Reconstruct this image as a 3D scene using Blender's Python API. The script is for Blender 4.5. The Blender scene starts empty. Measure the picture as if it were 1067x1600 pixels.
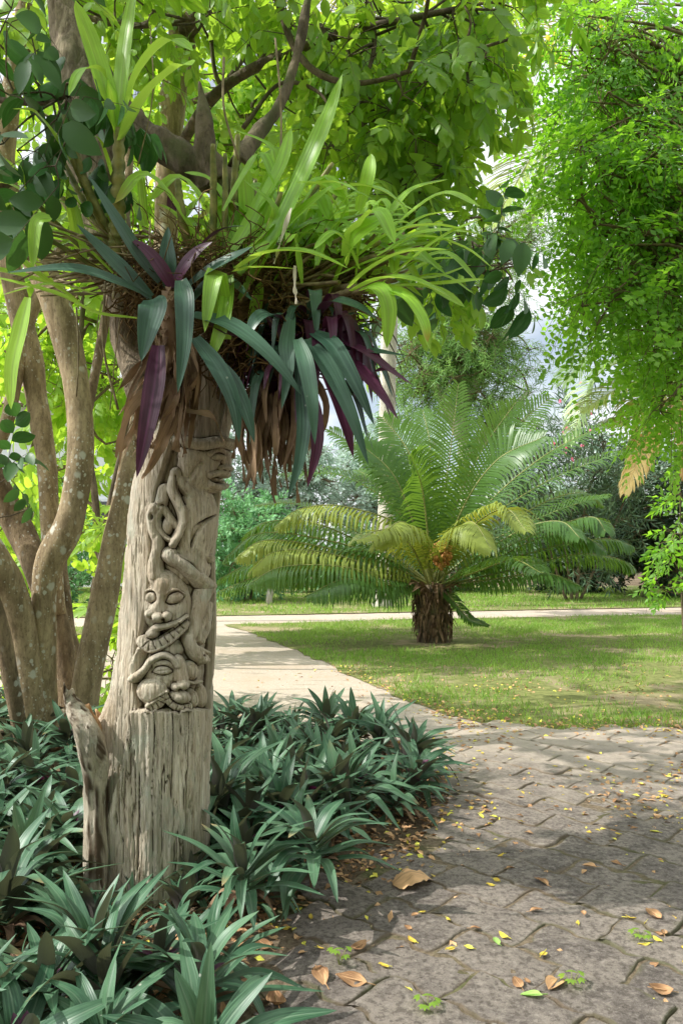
import bpy, math
import numpy as np
from mathutils import Vector

rng = np.random.default_rng(11)
C = bpy.context.scene.collection
F = 1244.0          # focal length in photo pixels
CAMH = 1.25
HOR = 858.0
CX = 533.5


def P(px, py, d):
    """point seen at photo pixel (px,py) at distance d in front of the camera"""
    return np.array([(px - CX) / F * d, d, CAMH - (py - HOR) / F * d])


def G(px, py):
    d = F * CAMH / (py - HOR)
    return np.array([(px - CX) / F * d, d, 0.0])


def nrm(v):
    v = np.asarray(v, float)
    return v / np.maximum(np.linalg.norm(v, axis=-1, keepdims=True), 1e-9)


# ------------------------------------------------------------------ noise
_PERM = np.random.default_rng(5).random((4096,))


def _h(ix, iy, iz, seed):
    n = (ix * 73856093) ^ (iy * 19349663) ^ (iz * 83492791) ^ (seed * 2654435)
    return _PERM[np.abs(n) % 4096]


def vnoise(x, y, z=0.0, seed=0):
    x, y, z = np.broadcast_arrays(np.asarray(x, float), np.asarray(y, float), np.asarray(z, float))
    ix, iy, iz = np.floor(x).astype(np.int64), np.floor(y).astype(np.int64), np.floor(z).astype(np.int64)
    fx, fy, fz = x - ix, y - iy, z - iz
    fx, fy, fz = fx * fx * (3 - 2 * fx), fy * fy * (3 - 2 * fy), fz * fz * (3 - 2 * fz)
    r = 0
    for dx in (0, 1):
        for dy in (0, 1):
            for dz in (0, 1):
                w = (fx if dx else 1 - fx) * (fy if dy else 1 - fy) * (fz if dz else 1 - fz)
                r = r + w * _h(ix + dx, iy + dy, iz + dz, seed)
    return r * 2 - 1


def fbm(x, y, z=0.0, seed=0, o=4):
    r, a = 0, 0.5
    for k in range(o):
        r = r + a * vnoise(np.asarray(x) * 2 ** k, np.asarray(y) * 2 ** k, np.asarray(z) * 2 ** k, seed + k)
        a *= 0.5
    return r


def inpoly(x, y, poly):
    x, y = np.asarray(x, float), np.asarray(y, float)
    c = np.zeros(x.shape, bool)
    n = len(poly)
    for i in range(n):
        x0, y0 = poly[i][0], poly[i][1]
        x1, y1 = poly[(i + 1) % n][0], poly[(i + 1) % n][1]
        m = ((y0 > y) != (y1 > y)) & (x < (x1 - x0) * (y - y0) / ((y1 - y0) if y1 != y0 else 1e-9) + x0)
        c ^= m
    return c


def spline(pts, n):
    """Catmull-Rom through pts (any dimension)"""
    p = np.asarray(pts, float)
    if len(p) == 2:
        t = np.linspace(0, 1, n)[:, None]
        return p[0] * (1 - t) + p[1] * t
    p = np.vstack([2 * p[0] - p[1], p, 2 * p[-1] - p[-2]])
    m = len(p) - 3
    tt = np.linspace(0, m - 1e-6, n)
    i = np.floor(tt).astype(int)
    t = (tt - i)[:, None]
    a, b, c, d = p[i], p[i + 1], p[i + 2], p[i + 3]
    return 0.5 * (2 * b + (c - a) * t + (2 * a - 5 * b + 4 * c - d) * t ** 2 + (3 * b - 3 * c + d - a) * t ** 3)


# ------------------------------------------------------------------ mesh building
def total_off(o):
    v = np.zeros(3)
    while o is not None:
        v = v + np.array(o.location)
        o = o.parent
    return v


class MB:
    def __init__(s):
        s.V, s.L, s.Fs, s.n = [], [], [], 0

    def add(s, V, Fc, L=None):
        V = np.asarray(V, float).reshape(-1, 3)
        if L is None:
            L = np.zeros((len(V), 3))
        s.V.append(V)
        s.L.append(np.asarray(L, float).reshape(-1, 3))
        for f in (Fc if isinstance(Fc, list) else [Fc]):
            s.Fs.append(np.asarray(f, np.int64) + s.n)
        s.n += len(V)

    def data(s):
        return np.vstack(s.V), s.Fs, np.vstack(s.L)

    def build(s, name, mat, parent=None, smooth=True, origin=None, normals=None):
        V, L = np.vstack(s.V), np.vstack(s.L)
        off = total_off(parent)
        if origin is not None:
            off = off + np.asarray(origin, float)
        V = V - off
        me = bpy.data.meshes.new(name)
        tot = [f.shape[1] for f in s.Fs for _ in range(len(f))] if False else np.concatenate([np.full(len(f), f.shape[1]) for f in s.Fs])
        loops = np.concatenate([f.ravel() for f in s.Fs])
        starts = np.concatenate([[0], np.cumsum(tot)[:-1]])
        me.vertices.add(len(V))
        me.vertices.foreach_set('co', V.astype(np.float32).ravel())
        me.loops.add(len(loops))
        me.loops.foreach_set('vertex_index', loops.astype(np.int32))
        me.polygons.add(len(tot))
        me.polygons.foreach_set('loop_start', starts.astype(np.int32))
        me.update(calc_edges=True)
        a = me.attributes.new('lc', 'FLOAT_VECTOR', 'POINT')
        a.data.foreach_set('vector', L.astype(np.float32).ravel())
        me.polygons.foreach_set('use_smooth', np.full(len(tot), smooth, bool))
        if normals is not None:
            me.normals_split_custom_set_from_vertices(normals.tolist())
        me.materials.append(mat)
        me.update()
        o = bpy.data.objects.new(name, me)
        C.objects.link(o)
        if parent is not None:
            o.parent = parent
        if origin is not None:
            o.location = origin
        return o


def tag(o, label=None, cat=None, group=None, kind=None):
    if label:
        o['label'] = label
    if cat:
        o['category'] = cat
    if group:
        o['group'] = group
    if kind:
        o['kind'] = kind
    return o


def thing(name, label, cat, loc, group=None):
    o = bpy.data.objects.new(name, None)
    o.empty_display_size = 0.1
    C.objects.link(o)
    o.location = [float(v) for v in loc]
    return tag(o, label, cat, group)


def quads(rows, cols, closed=False):
    """faces of a (rows x cols) vertex grid"""
    r = np.arange(rows - 1)[:, None]
    cc = cols if closed else cols - 1
    c = np.arange(cc)[None, :]
    c2 = (c + 1) % cols
    return np.stack([r * cols + c, r * cols + c2, (r + 1) * cols + c2, (r + 1) * cols + c], -1).reshape(-1, 4)


def frames(path, up=(0, 0, 1)):
    path = np.asarray(path, float)
    t = nrm(np.gradient(path, axis=0))
    ref = np.array(up, float)
    a = np.cross(t[0], ref)
    if np.linalg.norm(a) < 1e-3:
        a = np.cross(t[0], [1, 0, 0.01])
    a = nrm(a)
    A = []
    for k in range(len(path)):
        a = a - t[k] * np.dot(a, t[k])
        a = nrm(a)
        A.append(a)
    A = np.array(A)
    B = np.cross(t, A)
    return t, A, B


def tube(mb, path, rad, sides=10, rough=0.0, seed=0, cap=True, flat=1.0, tint=0.5, freq=6.0):
    path = np.asarray(path, float)
    n = len(path)
    rad = np.broadcast_to(np.asarray(rad, float), (n,))
    t, A, B = frames(path)
    th = np.linspace(0, 2 * np.pi, sides, endpoint=False)
    c, sn = np.cos(th), np.sin(th)
    ring = A[:, None] * c[None, :, None] + B[:, None] * sn[None, :, None] * flat
    V = path[:, None] + ring * rad[:, None, None]
    if rough:
        q = V * freq
        d = fbm(q[..., 0], q[..., 1], q[..., 2] * 0.45, seed, 3) * rough
        V = V + ring * (d * rad[:, None])[..., None]
    ln = np.concatenate([[0], np.cumsum(np.linalg.norm(np.diff(path, axis=0), axis=1))])
    L = np.stack([np.broadcast_to(th / np.pi - 1, (n, sides)), np.broadcast_to(ln[:, None], (n, sides)), np.full((n, sides), tint)], -1)
    V, L = V.reshape(-1, 3), L.reshape(-1, 3)
    fs = [quads(n, sides, True)]
    if cap:
        V = np.vstack([V, path[0], path[-1]])
        L = np.vstack([L, [0, 0, tint], [0, ln[-1], tint]])
        i = np.arange(sides)
        j = (i + 1) % sides
        b = n * sides
        fs.append(np.stack([j, i, np.full(sides, b)], 1))
        fs.append(np.stack([(n - 1) * sides + i, (n - 1) * sides + j, np.full(sides, b + 1)], 1))
    mb.add(V, fs, L)


def prof_lance(t):
    return (0.55 + 0.45 * np.sin(np.minimum(t / 0.4, 1) * np.pi / 2)) * np.maximum(1 - t ** 2.6, 0) ** 0.85


def prof_strap(t):
    return (0.45 + 0.55 * np.sin(np.minimum(t / 0.3, 1) * np.pi / 2)) * np.maximum(1 - t ** 5, 0) ** 0.7


def prof_leaf(t):
    return np.sin(np.pi * np.clip(t, 0, 1) ** 0.85) ** 0.75


def strap(mb, pts, w, up=(0, 0, 1), tint=0.5, n=12, prof=prof_lance, fold=0.25, twist=0.0, wavy=0.0, seed=0):
    """a long leaf along a curve through pts; top face looks along up"""
    path = spline(pts, n)
    t = nrm(np.gradient(path, axis=0))
    up = np.asarray(up, float)
    side = np.cross(t, up)
    bad = np.linalg.norm(side, axis=1) < 0.05
    side[bad] = np.cross(t[bad], [0.3, -1, 0.2])
    side = nrm(side)
    nor = np.cross(side, t)
    v = np.linspace(0, 1, n)
    if twist:
        a = twist * v
        side, nor = side * np.cos(a)[:, None] + nor * np.sin(a)[:, None], nor * np.cos(a)[:, None] - side * np.sin(a)[:, None]
    hw = prof(v) * w * 0.5
    us = np.array([-1, -0.5, 0, 0.5, 1.0])
    V = path[:, None] + side[:, None] * (us[None, :, None] * hw[:, None, None]) + nor[:, None] * ((np.abs(us)[None, :] * fold) * hw[:, None])[..., None]
    if wavy:
        ph = vnoise(v * 5, 0.0, 0.0, seed) * wavy * w
        V = V + nor[:, None] * (us[None, :] * ph[:, None])[..., None]
    L = np.stack([np.broadcast_to(us, (n, 5)), np.broadcast_to(v[:, None], (n, 5)), np.full((n, 5), tint)], -1)
    mb.add(V, quads(n, 5), L)


# ------------------------------------------------------------------ leaf templates and scattering
def leafT(length, width, rows=5, fold=0.25, curl=0.15, prof=prof_leaf, cols=3):
    v = np.linspace(0, 1, rows)
    us = np.linspace(-1, 1, cols)
    hw = prof(v) * width * 0.5
    x = us[None, :] * hw[:, None]
    y = np.broadcast_to((v * length)[:, None], x.shape)
    z = np.abs(us)[None, :] * fold * hw[:, None] - (curl * length * v ** 2)[:, None]
    V = np.stack([x, y, z], -1).reshape(-1, 3)
    L = np.stack([np.broadcast_to(us, x.shape), np.broadcast_to(v[:, None], x.shape), np.full(x.shape, 0.5)], -1).reshape(-1, 3)
    return V, [quads(rows, cols)[:, ::-1] * 1], L


def place(mb, T, pos, dirs, ups, scale, tint, ylen=None):
    V, Fs, L = T
    N = len(pos)
    d = nrm(dirs)
    ax = np.cross(d, ups)
    bad = np.linalg.norm(ax, axis=1) < 0.05
    ax[bad] = np.cross(d[bad], np.array([0.9, 0.3, 0.2]))
    ax = nrm(ax)
    az = np.cross(ax, d)
    s = np.broadcast_to(np.asarray(scale, float), (N,))[:, None, None]
    sy = s if ylen is None else np.asarray(ylen, float)[:, None, None]
    W = pos[:, None] + s * V[None, :, 0:1] * ax[:, None] + sy * V[None, :, 1:2] * d[:, None] + s * V[None, :, 2:3] * az[:, None]
    LL = np.broadcast_to(L[None], (N,) + L.shape).copy()
    LL[..., 2] = np.clip(LL[..., 2] - 0.5 + np.asarray(tint)[:, None], 0, 1)
    nv = len(V)
    fs = [(f[None] + (np.arange(N) * nv)[:, None, None]).reshape(-1, f.shape[1]) for f in Fs]
    mb.add(W, fs, LL)


def sph(r, n):
    v = nrm(r.normal(size=(n, 3)))
    return v * (r.random(n) ** (1 / 3))[:, None]


def spray(kind, r):
    """a twig with its leaves, along +y"""
    mb = MB()
    if kind == 'broad':
        T = leafT(0.13, 0.068, 5, 0.2, 0.15)
        k = 10
        for i in range(k):
            t = i / (k - 1)
            side = 1 if i % 2 else -1
            p = np.array([[0, 0.03 + 0.3 * t, -0.03 * t * t]])
            d = np.array([[side * (0.9 - 0.55 * t) + r.normal(0, .2), 0.55 + 0.5 * t, -0.35 + r.normal(0, .35)]])
            u = np.array([[r.normal(0, .3), r.normal(0, .3), 1]])
            place(mb, T, p, d, u, r.uniform(.7, 1.15), [r.uniform(.25, .75)])
    elif kind == 'hang':
        T = leafT(0.135, 0.074, 7, 0.22, 0.12)
        for i in range(6):
            t = i / 5
            side = 1 if i % 2 else -1
            p = np.array([[0, 0.04 + 0.2 * t, 0]])
            d = np.array([[side * (0.8 - 0.4 * t), 0.25 + .3 * t, -0.9 + r.normal(0, .3)]])
            u = np.array([[side * .5, .6 + r.normal(0, .4), .5]])
            place(mb, T, p, d, u, r.uniform(.65, 1.15), [r.uniform(.2, .8)])
    elif kind == 'pinnate':
        T = leafT(0.036, 0.021, 3, 0.1, 0.1)
        for b in range(3):
            a0 = (b - 1) * 0.8 + r.normal(0, .15)
            bd = np.array([math.sin(a0), math.cos(a0), r.normal(0, .2)])
            for i in range(7):
                for side in (-1, 1):
                    t = (i + 0.6) / 7
                    p = np.array([[0, 0.08 * b, 0]]) + bd * 0.2 * t + np.array([[0, 0, -0.05 * t * t]])
                    d = bd * 0.6 + np.array([bd[1], -bd[0], 0]) * side + r.normal(0, .2, 3)
                    place(mb, T, p, d[None], np.array([[r.normal(0, .4), r.normal(0, .4), 1]]), r.uniform(.7, 1.15), [r.uniform(.25, .75)])
    elif kind == 'bush':
        T = leafT(0.085, 0.04, 3, 0.25, 0.12)
        for i in range(12):
            t = i / 11
            a = i * 2.4
            d = np.array([[math.cos(a) * (1 - .5 * t), 0.6 + t * .6, math.sin(a) * (1 - .5 * t)]])
            place(mb, T, np.array([[0, 0.22 * t, 0]]), d, np.array([[r.normal(0, .4), .3, 1]]), r.uniform(.7, 1.2), [r.uniform(.25, .75)])
    elif kind == 'narrow':
        T = leafT(0.15, 0.022, 3, 0.2, 0.1)
        for i in range(12):
            t = i / 11
            a = i * 2.4
            d = np.array([[math.cos(a) * (1 - .5 * t), 0.9, math.sin(a) * (1 - .5 * t)]])
            place(mb, T, np.array([[0, 0.28 * t, 0]]), d, np.array([[r.normal(0, .4), .3, 1]]), r.uniform(.7, 1.2), [r.uniform(.25, .75)])
    elif kind == 'fine':
        T = leafT(0.09, 0.014, 2, 0.0, 0.1, prof=lambda t: np.array([1.0, .35]), cols=2)
        for i in range(22):
            t = i / 21
            a = i * 2.4
            d = np.array([[math.cos(a), 0.7, math.sin(a) * .6 - .2]])
            place(mb, T, np.array([[0, 0.42 * t, -0.08 * t * t]]), d, np.array([[r.normal(0, .4), .3, 1]]), r.uniform(.7, 1.2), [r.uniform(.25, .75)])
    return mb.data()


_SPR = {}


def sprays(kind):
    if kind not in _SPR:
        r = np.random.default_rng(len(kind) * 7 + 1)
        _SPR[kind] = [spray(kind, r) for _ in range(5)]
    return _SPR[kind]


def twigT():
    mb = MB()
    th = np.linspace(0, 2 * np.pi, 4, endpoint=False)
    rows = []
    for k, (y, rr) in enumerate([(0, 1), (.5, .75), (1, .4)]):
        rows.append(np.stack([np.cos(th) * rr + (0.8 if k == 1 else 0), np.full(4, y), np.sin(th) * rr + (1.2 if k == 1 else 0)], 1))
    mb.add(np.vstack(rows), quads(3, 4, True), np.tile([0, 0, .5], (12, 1)))
    return mb.data()


TWIG = twigT()


def crown(lmb, bmb, clusters, kind, per, r, scale=1.0, droop=0.5, limbs=None, twig=0.006, spread=0.8, lean=(0, 0, 0), tintsd=0.16, limb_r=0.014):
    """clusters: (x,y,z,radius). Sprays of leaves round every cluster centre, on twigs that run out of it."""
    S = sprays(kind)
    limbs = None if limbs is None else np.asarray(limbs, float)
    for (x, y, z, rad) in clusters:
        c = np.array([x, y, z])
        m = max(2, int(per * r.uniform(.75, 1.25)))
        off = sph(r, m) * rad * np.array([1, 1, .75])
        p = c + off
        d = nrm(off) * spread + np.array(lean) + np.array([0, 0, -droop]) + r.normal(0, .35, (m, 3))
        u = np.array([0, 0, 1.0]) + r.normal(0, .45, (m, 3))
        tn = np.clip(r.normal(.5, .05) + r.normal(0, tintsd, m), 0.05, .95)
        idx = r.integers(0, len(S), m)
        for q in range(len(S)):
            k = idx == q
            if k.any():
                place(lmb, S[q], p[k], d[k], u[k], scale * r.uniform(.75, 1.2, k.sum()), tn[k])
        if bmb is not None:
            ln = np.linalg.norm(off, axis=1)
            place(bmb, TWIG, np.tile(c, (m, 1)), off + 1e-4, u, np.full(m, twig), np.full(m, .5), ylen=ln)
            ax = nrm(d)
            place(bmb, TWIG, p, ax, u, np.full(m, twig * .5), np.full(m, .5), ylen=np.full(m, .3 * scale))
            if limbs is not None:
                j = np.argmin(np.linalg.norm(limbs - c, axis=1) + r.random(len(limbs)) * 0.3)
                a = limbs[j]
                mid = (a + c) / 2 + r.normal(0, .12, 3) * np.linalg.norm(a - c)
                tube(bmb, spline([a, mid, c], 7), np.linspace(limb_r, limb_r * .4, 7), 5, cap=False)


def ell(r, c, rad, n, crad, shell=0.55):
    """n cluster centres inside an ellipsoid, mostly near its surface"""
    v = nrm(r.normal(size=(n, 3))) * (shell + (1 - shell) * r.random(n))[:, None]
    q = np.asarray(c) + v * np.asarray(rad)
    return [(*q[i], crad * r.uniform(.7, 1.3)) for i in range(n)]
# ------------------------------------------------------------------ materials
class NT:
    def __init__(s, name):
        s.m = bpy.data.materials.new(name)
        s.m.use_nodes = True
        s.t = s.m.node_tree
        s.t.nodes.clear()
        s.out = s.n('ShaderNodeOutputMaterial')

    def n(s, typ, **kw):
        nd = s.t.nodes.new(typ)
        for k, v in kw.items():
            setattr(nd, k, v)
        return nd

    def l(s, a, b):
        s.t.links.new(a, b)

    def val(s, sock, v):
        if hasattr(v, 'is_output') or isinstance(v, bpy.types.NodeSocket):
            s.l(v, sock)
        else:
            sock.default_value = v

    def math(s, op, a, b=0.0, c=0.0, clamp=False):
        nd = s.n('ShaderNodeMath', operation=op)
        nd.use_clamp = clamp
        s.val(nd.inputs[0], a)
        s.val(nd.inputs[1], b)
        if op in ('MULTIPLY_ADD', 'SMOOTH_MIN', 'COMPARE'):
            s.val(nd.inputs[2], c)
        return nd.outputs[0]

    def mix(s, fac, a, b, blend='MIX'):
        nd = s.n('ShaderNodeMix', data_type='RGBA', blend_type=blend)
        s.val(nd.inputs['Factor'], fac)
        for sock, v in ((nd.inputs[6], a), (nd.inputs[7], b)):
            if isinstance(v, tuple) and len(v) == 3:
                v = (*v, 1)
            s.val(sock, v)
        return nd.outputs[2]

    def ramp(s, x, a, b):
        nd = s.n('ShaderNodeMapRange')
        nd.interpolation_type = 'SMOOTHSTEP'
        s.val(nd.inputs[0], x)
        nd.inputs[1].default_value = a
        nd.inputs[2].default_value = b
        return nd.outputs[0]

    def coords(s, scale=(1, 1, 1), world=False):
        if world:
            c = s.n('ShaderNodeNewGeometry').outputs['Position']
        else:
            c = s.n('ShaderNodeTexCoord').outputs['Object']
        mp = s.n('ShaderNodeMapping')
        s.l(c, mp.inputs[0])
        mp.inputs['Scale'].default_value = scale
        return mp.outputs[0]

    def noise(s, vec, scale, detail=4.0, rough=0.55):
        nd = s.n('ShaderNodeTexNoise')
        if vec is not None:
            s.l(vec, nd.inputs['Vector'])
        nd.inputs['Scale'].default_value = scale
        nd.inputs['Detail'].default_value = detail
        nd.inputs['Roughness'].default_value = rough
        return nd.outputs[0]

    def voro(s, vec, scale, feature='F1', rnd=1.0):
        nd = s.n('ShaderNodeTexVoronoi', feature=feature)
        s.l(vec, nd.inputs['Vector'])
        nd.inputs['Scale'].default_value = scale
        nd.inputs['Randomness'].default_value = rnd
        return nd

    def lc(s):
        a = s.n('ShaderNodeAttribute', attribute_name='lc')
        sp = s.n('ShaderNodeSeparateXYZ')
        s.l(a.outputs['Vector'], sp.inputs[0])
        return sp.outputs

    def bump(s, h, strength=0.3, dist=0.01):
        b = s.n('ShaderNodeBump')
        s.l(h, b.inputs['Height'])
        b.inputs['Strength'].default_value = strength
        b.inputs['Distance'].default_value = dist
        return b.outputs[0]

    def pbr(s, col, rough=0.8, spec=0.3, bump=None):
        p = s.n('ShaderNodeBsdfPrincipled')
        if isinstance(col, tuple) and len(col) == 3:
            col = (*col, 1)
        s.val(p.inputs['Base Color'], col)
        s.val(p.inputs['Roughness'], rough)
        p.inputs['Specular IOR Level'].default_value = spec
        if bump is not None:
            s.l(bump, p.inputs['Normal'])
        return p.outputs[0]

    def done(s, sh):
        s.l(sh, s.out.inputs[0])
        return s.m


def leaf_mat(name, dark, light, under=None, trans=0.35, tcol=None, rough=0.4, spec=0.4, rib=None, ridges=0.0, blotch=0.25, tip=None, spots=None, spread=(0.15, 0.85), gain=1.8):
    t = NT(name)
    dark, light = tuple(c * gain for c in dark), tuple(min(.85, c * gain) for c in light)
    under = tuple(c * gain * .9 for c in under) if under else None
    u, v, w = t.lc()
    f = t.ramp(w, *spread)
    col = t.mix(f, dark, light)
    nz = t.noise(t.coords((1, 1, 1)), 9.0, 3)
    col = t.mix(t.math('MULTIPLY', t.ramp(nz, .35, .7), blotch), col, tuple(c * 1.7 + 0.01 for c in light))
    sv = t.n('ShaderNodeCombineXYZ')
    t.l(t.math('MULTIPLY', u, 5.0), sv.inputs[0])
    t.l(t.math('MULTIPLY', v, 1.6), sv.inputs[1])
    t.l(t.math('MULTIPLY', w, 37.0), sv.inputs[2])
    stk = t.noise(sv.outputs[0], 1.0, 3, .6)
    col = t.mix(t.math('MULTIPLY', t.ramp(stk, .48, .75), .5), col, tuple(c * 1.5 + .01 for c in light))
    col = t.mix(t.math('MULTIPLY', t.ramp(stk, .5, .25), .45), col, tuple(c * .5 for c in dark))
    au = t.math('ABSOLUTE', u)
    if rib:
        col = t.mix(t.math('MULTIPLY', t.math('SUBTRACT', 1.0, t.ramp(au, 0.02, 0.16)), .55), col, rib)
    if tip:
        col = t.mix(t.math('MULTIPLY', t.ramp(v, .72, 1.0), t.ramp(w, .62, .7)), col, tip)
    if spots:
        vo = t.voro(t.coords((1, 1, 1)), 28)
        m = t.math('SUBTRACT', 1.0, t.ramp(vo.outputs['Distance'], .06, .16))
        m = t.math('MULTIPLY', m, t.ramp(t.noise(t.coords((1, 1, 1)), 6.0, 2), .5, .62))
        col = t.mix(m, col, spots)
    front = col
    if under:
        bf = t.n('ShaderNodeNewGeometry').outputs['Backfacing']
        col = t.mix(bf, col, under)
    b = None
    h = t.noise(t.coords((1, 1, 1)), 60.0, 2)
    if ridges:
        h = t.math('ADD', t.math('MULTIPLY', t.math('SINE', t.math('MULTIPLY', u, 22.0)), .35), h)
    b = t.bump(h, ridges if ridges else .12, .004)
    s1 = t.pbr(col, rough, spec, b)
    tr = t.n('ShaderNodeBsdfTranslucent')
    tc = tcol if tcol else tuple(min(1, c * 2.2) for c in light)
    t.val(tr.inputs[0], t.mix(.5, front, tc) if not under else t.mix(.5, col, tc))
    mx = t.n('ShaderNodeMixShader')
    mx.inputs[0].default_value = trans
    t.l(s1, mx.inputs[1])
    t.l(tr.outputs[0], mx.inputs[2])
    return t.done(mx.outputs[0])


def bark_mat(name, c1, c2, scale=(1, 1, .25), freq=14, lichen=None, lscale=26, bumpd=0.02, lich_amt=.5, moss=None):
    t = NT(name)
    c1, c2 = tuple(c * 1.75 for c in c1), tuple(c * 1.75 for c in c2)
    co = t.coords(scale)
    n1 = t.noise(co, freq, 8, .65)
    n2 = t.noise(t.coords((1, 1, 1)), 3.5, 3)
    col = t.mix(t.ramp(n1, .3, .7), c1, c2)
    col = t.mix(t.math('MULTIPLY', t.ramp(n2, .42, .7), .45), col, tuple(c * .5 for c in c1))
    n4 = t.noise(t.coords((1, 1, .45)), 75, 6, .7)
    col = t.mix(t.math('MULTIPLY', t.ramp(n4, .5, .34), .5), col, tuple(c * .45 for c in c1))
    col = t.mix(t.math('MULTIPLY', t.ramp(n4, .56, .7), .35), col, tuple(c * 1.35 for c in c2))
    h = t.math('ADD', n1, t.math('MULTIPLY', n4, .6))
    if moss:
        col = t.mix(t.math('MULTIPLY', t.ramp(t.noise(t.coords((1, 1, 1)), 5, 4), .52, .68), .6), col, moss)
    if lichen:
        wob = t.n('ShaderNodeVectorMath', operation='ADD')
        o = t.coords((1, 1, .8))
        nn = t.n('ShaderNodeTexNoise')
        t.l(o, nn.inputs['Vector'])
        nn.inputs['Scale'].default_value = 35
        sc = t.n('ShaderNodeVectorMath', operation='SCALE')
        t.l(nn.outputs['Color'], sc.inputs[0])
        sc.inputs['Scale'].default_value = 0.02
        t.l(o, wob.inputs[0])
        t.l(sc.outputs[0], wob.inputs[1])
        m = None
        for q, (ls, r0, r1) in enumerate(((lscale, .24, .31), (lscale * 2.3, .2, .3), (lscale * .5, .2, .34))):
            vo = t.voro(wob.outputs[0], ls)
            mm = t.math('SUBTRACT', 1.0, t.ramp(vo.outputs['Distance'], r0, r1))
            sp = t.n('ShaderNodeSeparateColor')
            t.l(vo.outputs['Color'], sp.inputs[0])
            mm = t.math('MULTIPLY', mm, t.math('LESS_THAN', sp.outputs[0], lich_amt))
            m = mm if m is None else t.math('MAXIMUM', m, mm)
        m = t.math('MULTIPLY', m, t.ramp(t.noise(t.coords((1, 1, .6)), 5.5, 3), .40, .56))
        col = t.mix(t.math('MULTIPLY', m, .8), col, lichen)
    return t.done(t.pbr(col, .85, .2, t.bump(h, .7, bumpd)))


def plain_mat(name, c1, c2, freq=10, rough=.85, spec=.25, bumpd=.01, scale=(1, 1, 1)):
    t = NT(name)
    n1 = t.noise(t.coords(scale), freq, 6)
    return t.done(t.pbr(t.mix(t.ramp(n1, .3, .7), c1, c2), rough, spec, t.bump(n1, .4, bumpd)))


M = {}
M['rhoeo'] = leaf_mat('spiderwort_leaf', gain=1.45, dark=(.022, .066, .034), light=(.075, .145, .078), under=(.075, .066, .06), trans=.16, tcol=(.22, .26, .08), rough=.4, spec=.42, rib=(.19, .28, .18), ridges=.10, blotch=.25, tip=(.36, .27, .13), spots=(.4, .42, .34))
M['rhoeo_dark'] = leaf_mat('hanging_spiderwort_leaf', gain=1.3, dark=(.022, .058, .038), light=(.055, .115, .072), under=(.06, .018, .042), trans=.12, tcol=(.14, .05, .09), rough=.38, spec=.45, rib=(.09, .17, .12), ridges=.08, blotch=.15, spots=(.4, .42, .34))
M['purple'] = leaf_mat('purple_leaf', gain=1.4, dark=(.034, .010, .022), light=(.085, .022, .05), trans=.2, tcol=(.3, .03, .15), rough=.4, spec=.4, ridges=.07, blotch=.25, rib=(.16, .05, .12))
M['dead'] = leaf_mat('dead_leaf', gain=1.5, dark=(.055, .032, .020), light=(.21, .14, .085), trans=.12, tcol=(.4, .2, .08), rough=.7, spec=.15, ridges=.3, blotch=.35)
M['straw'] = leaf_mat('papery_leaf', (.35, .30, .22), (.6, .55, .45), trans=.25, tcol=(.7, .6, .4), rough=.7, spec=.15, ridges=.3)
M['orchid'] = leaf_mat('orchid_leaf', (.10, .21, .022), (.24, .40, .05), under=(.19, .32, .06), trans=.45, tcol=(.75, .95, .06), rough=.38, spec=.45, rib=(.3, .44, .1), ridges=.08, blotch=.2, tip=(.55, .33, .08))
M['cane'] = plain_mat('orchid_cane', (.10, .12, .025), (.34, .30, .09), 18, .5, .4, .004)
M['cane_dry'] = plain_mat('dry_cane', (.16, .12, .07), (.38, .30, .18), 22, .75, .2, .006)
M['fibre'] = plain_mat('root_fibre', (.07, .042, .018), (.22, .14, .06), 30, .9, .1, .01)
M['broad'] = leaf_mat('tree_leaf', (.045, .115, .016), (.14, .27, .030), under=(.13, .23, .05), trans=.56, tcol=(.68, .95, .035), rough=.36, spec=.5, rib=(.15, .25, .08), blotch=.15)
M['broad_painted_shade'] = leaf_mat('painted_shade_leaf', gain=1.4, dark=(.014, .060, .018), light=(.045, .125, .030), under=(.05, .11, .035), trans=.2, tcol=(.16, .4, .04), rough=.4, spec=.35, rib=(.08, .16, .07), blotch=.12)  # darker copy of the tree leaf, shade painted into its colour
M['lime'] = leaf_mat('backlit_leaf', (.075, .17, .016), (.20, .36, .035), under=(.17, .29, .05), trans=.58, tcol=(.78, .98, .06), rough=.42, spec=.4, rib=(.3, .42, .1), blotch=.2)
M['pinnate'] = leaf_mat('small_leaf', (.040, .115, .014), (.15, .30, .030), under=(.10, .21, .04), trans=.56, tcol=(.52, .98, .03), rough=.42, spec=.4, blotch=.15)
M['bush'] = leaf_mat('bush_leaf', (.03, .085, .03), (.09, .19, .06), trans=.3, tcol=(.25, .45, .08), rough=.45, spec=.4, blotch=.15)
M['bluebush'] = leaf_mat('blue_green_leaf', (.045, .12, .055), (.13, .27, .12), trans=.35, tcol=(.25, .55, .16), rough=.45, spec=.4, blotch=.15)
M['darkbush'] = leaf_mat('dark_leaf', gain=.9, dark=(.012, .032, .014), light=(.04, .085, .03), trans=.2, tcol=(.1, .2, .03), rough=.42, spec=.45, blotch=.12)
M['oleander'] = leaf_mat('oleander_leaf', (.028, .06, .036), (.085, .14, .075), trans=.25, tcol=(.2, .3, .08), rough=.42, spec=.45, blotch=.12)
M['feather'] = leaf_mat('feathery_leaf', (.05, .12, .03), (.15, .26, .07), trans=.42, tcol=(.35, .55, .1), rough=.5, spec=.3)
M['haze'] = leaf_mat('painted_haze_leaf', (.16, .24, .18), (.34, .42, .36), trans=.4, tcol=(.5, .6, .45), rough=.7, spec=.2)  # distance haze painted in as a paler leaf colour
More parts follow.
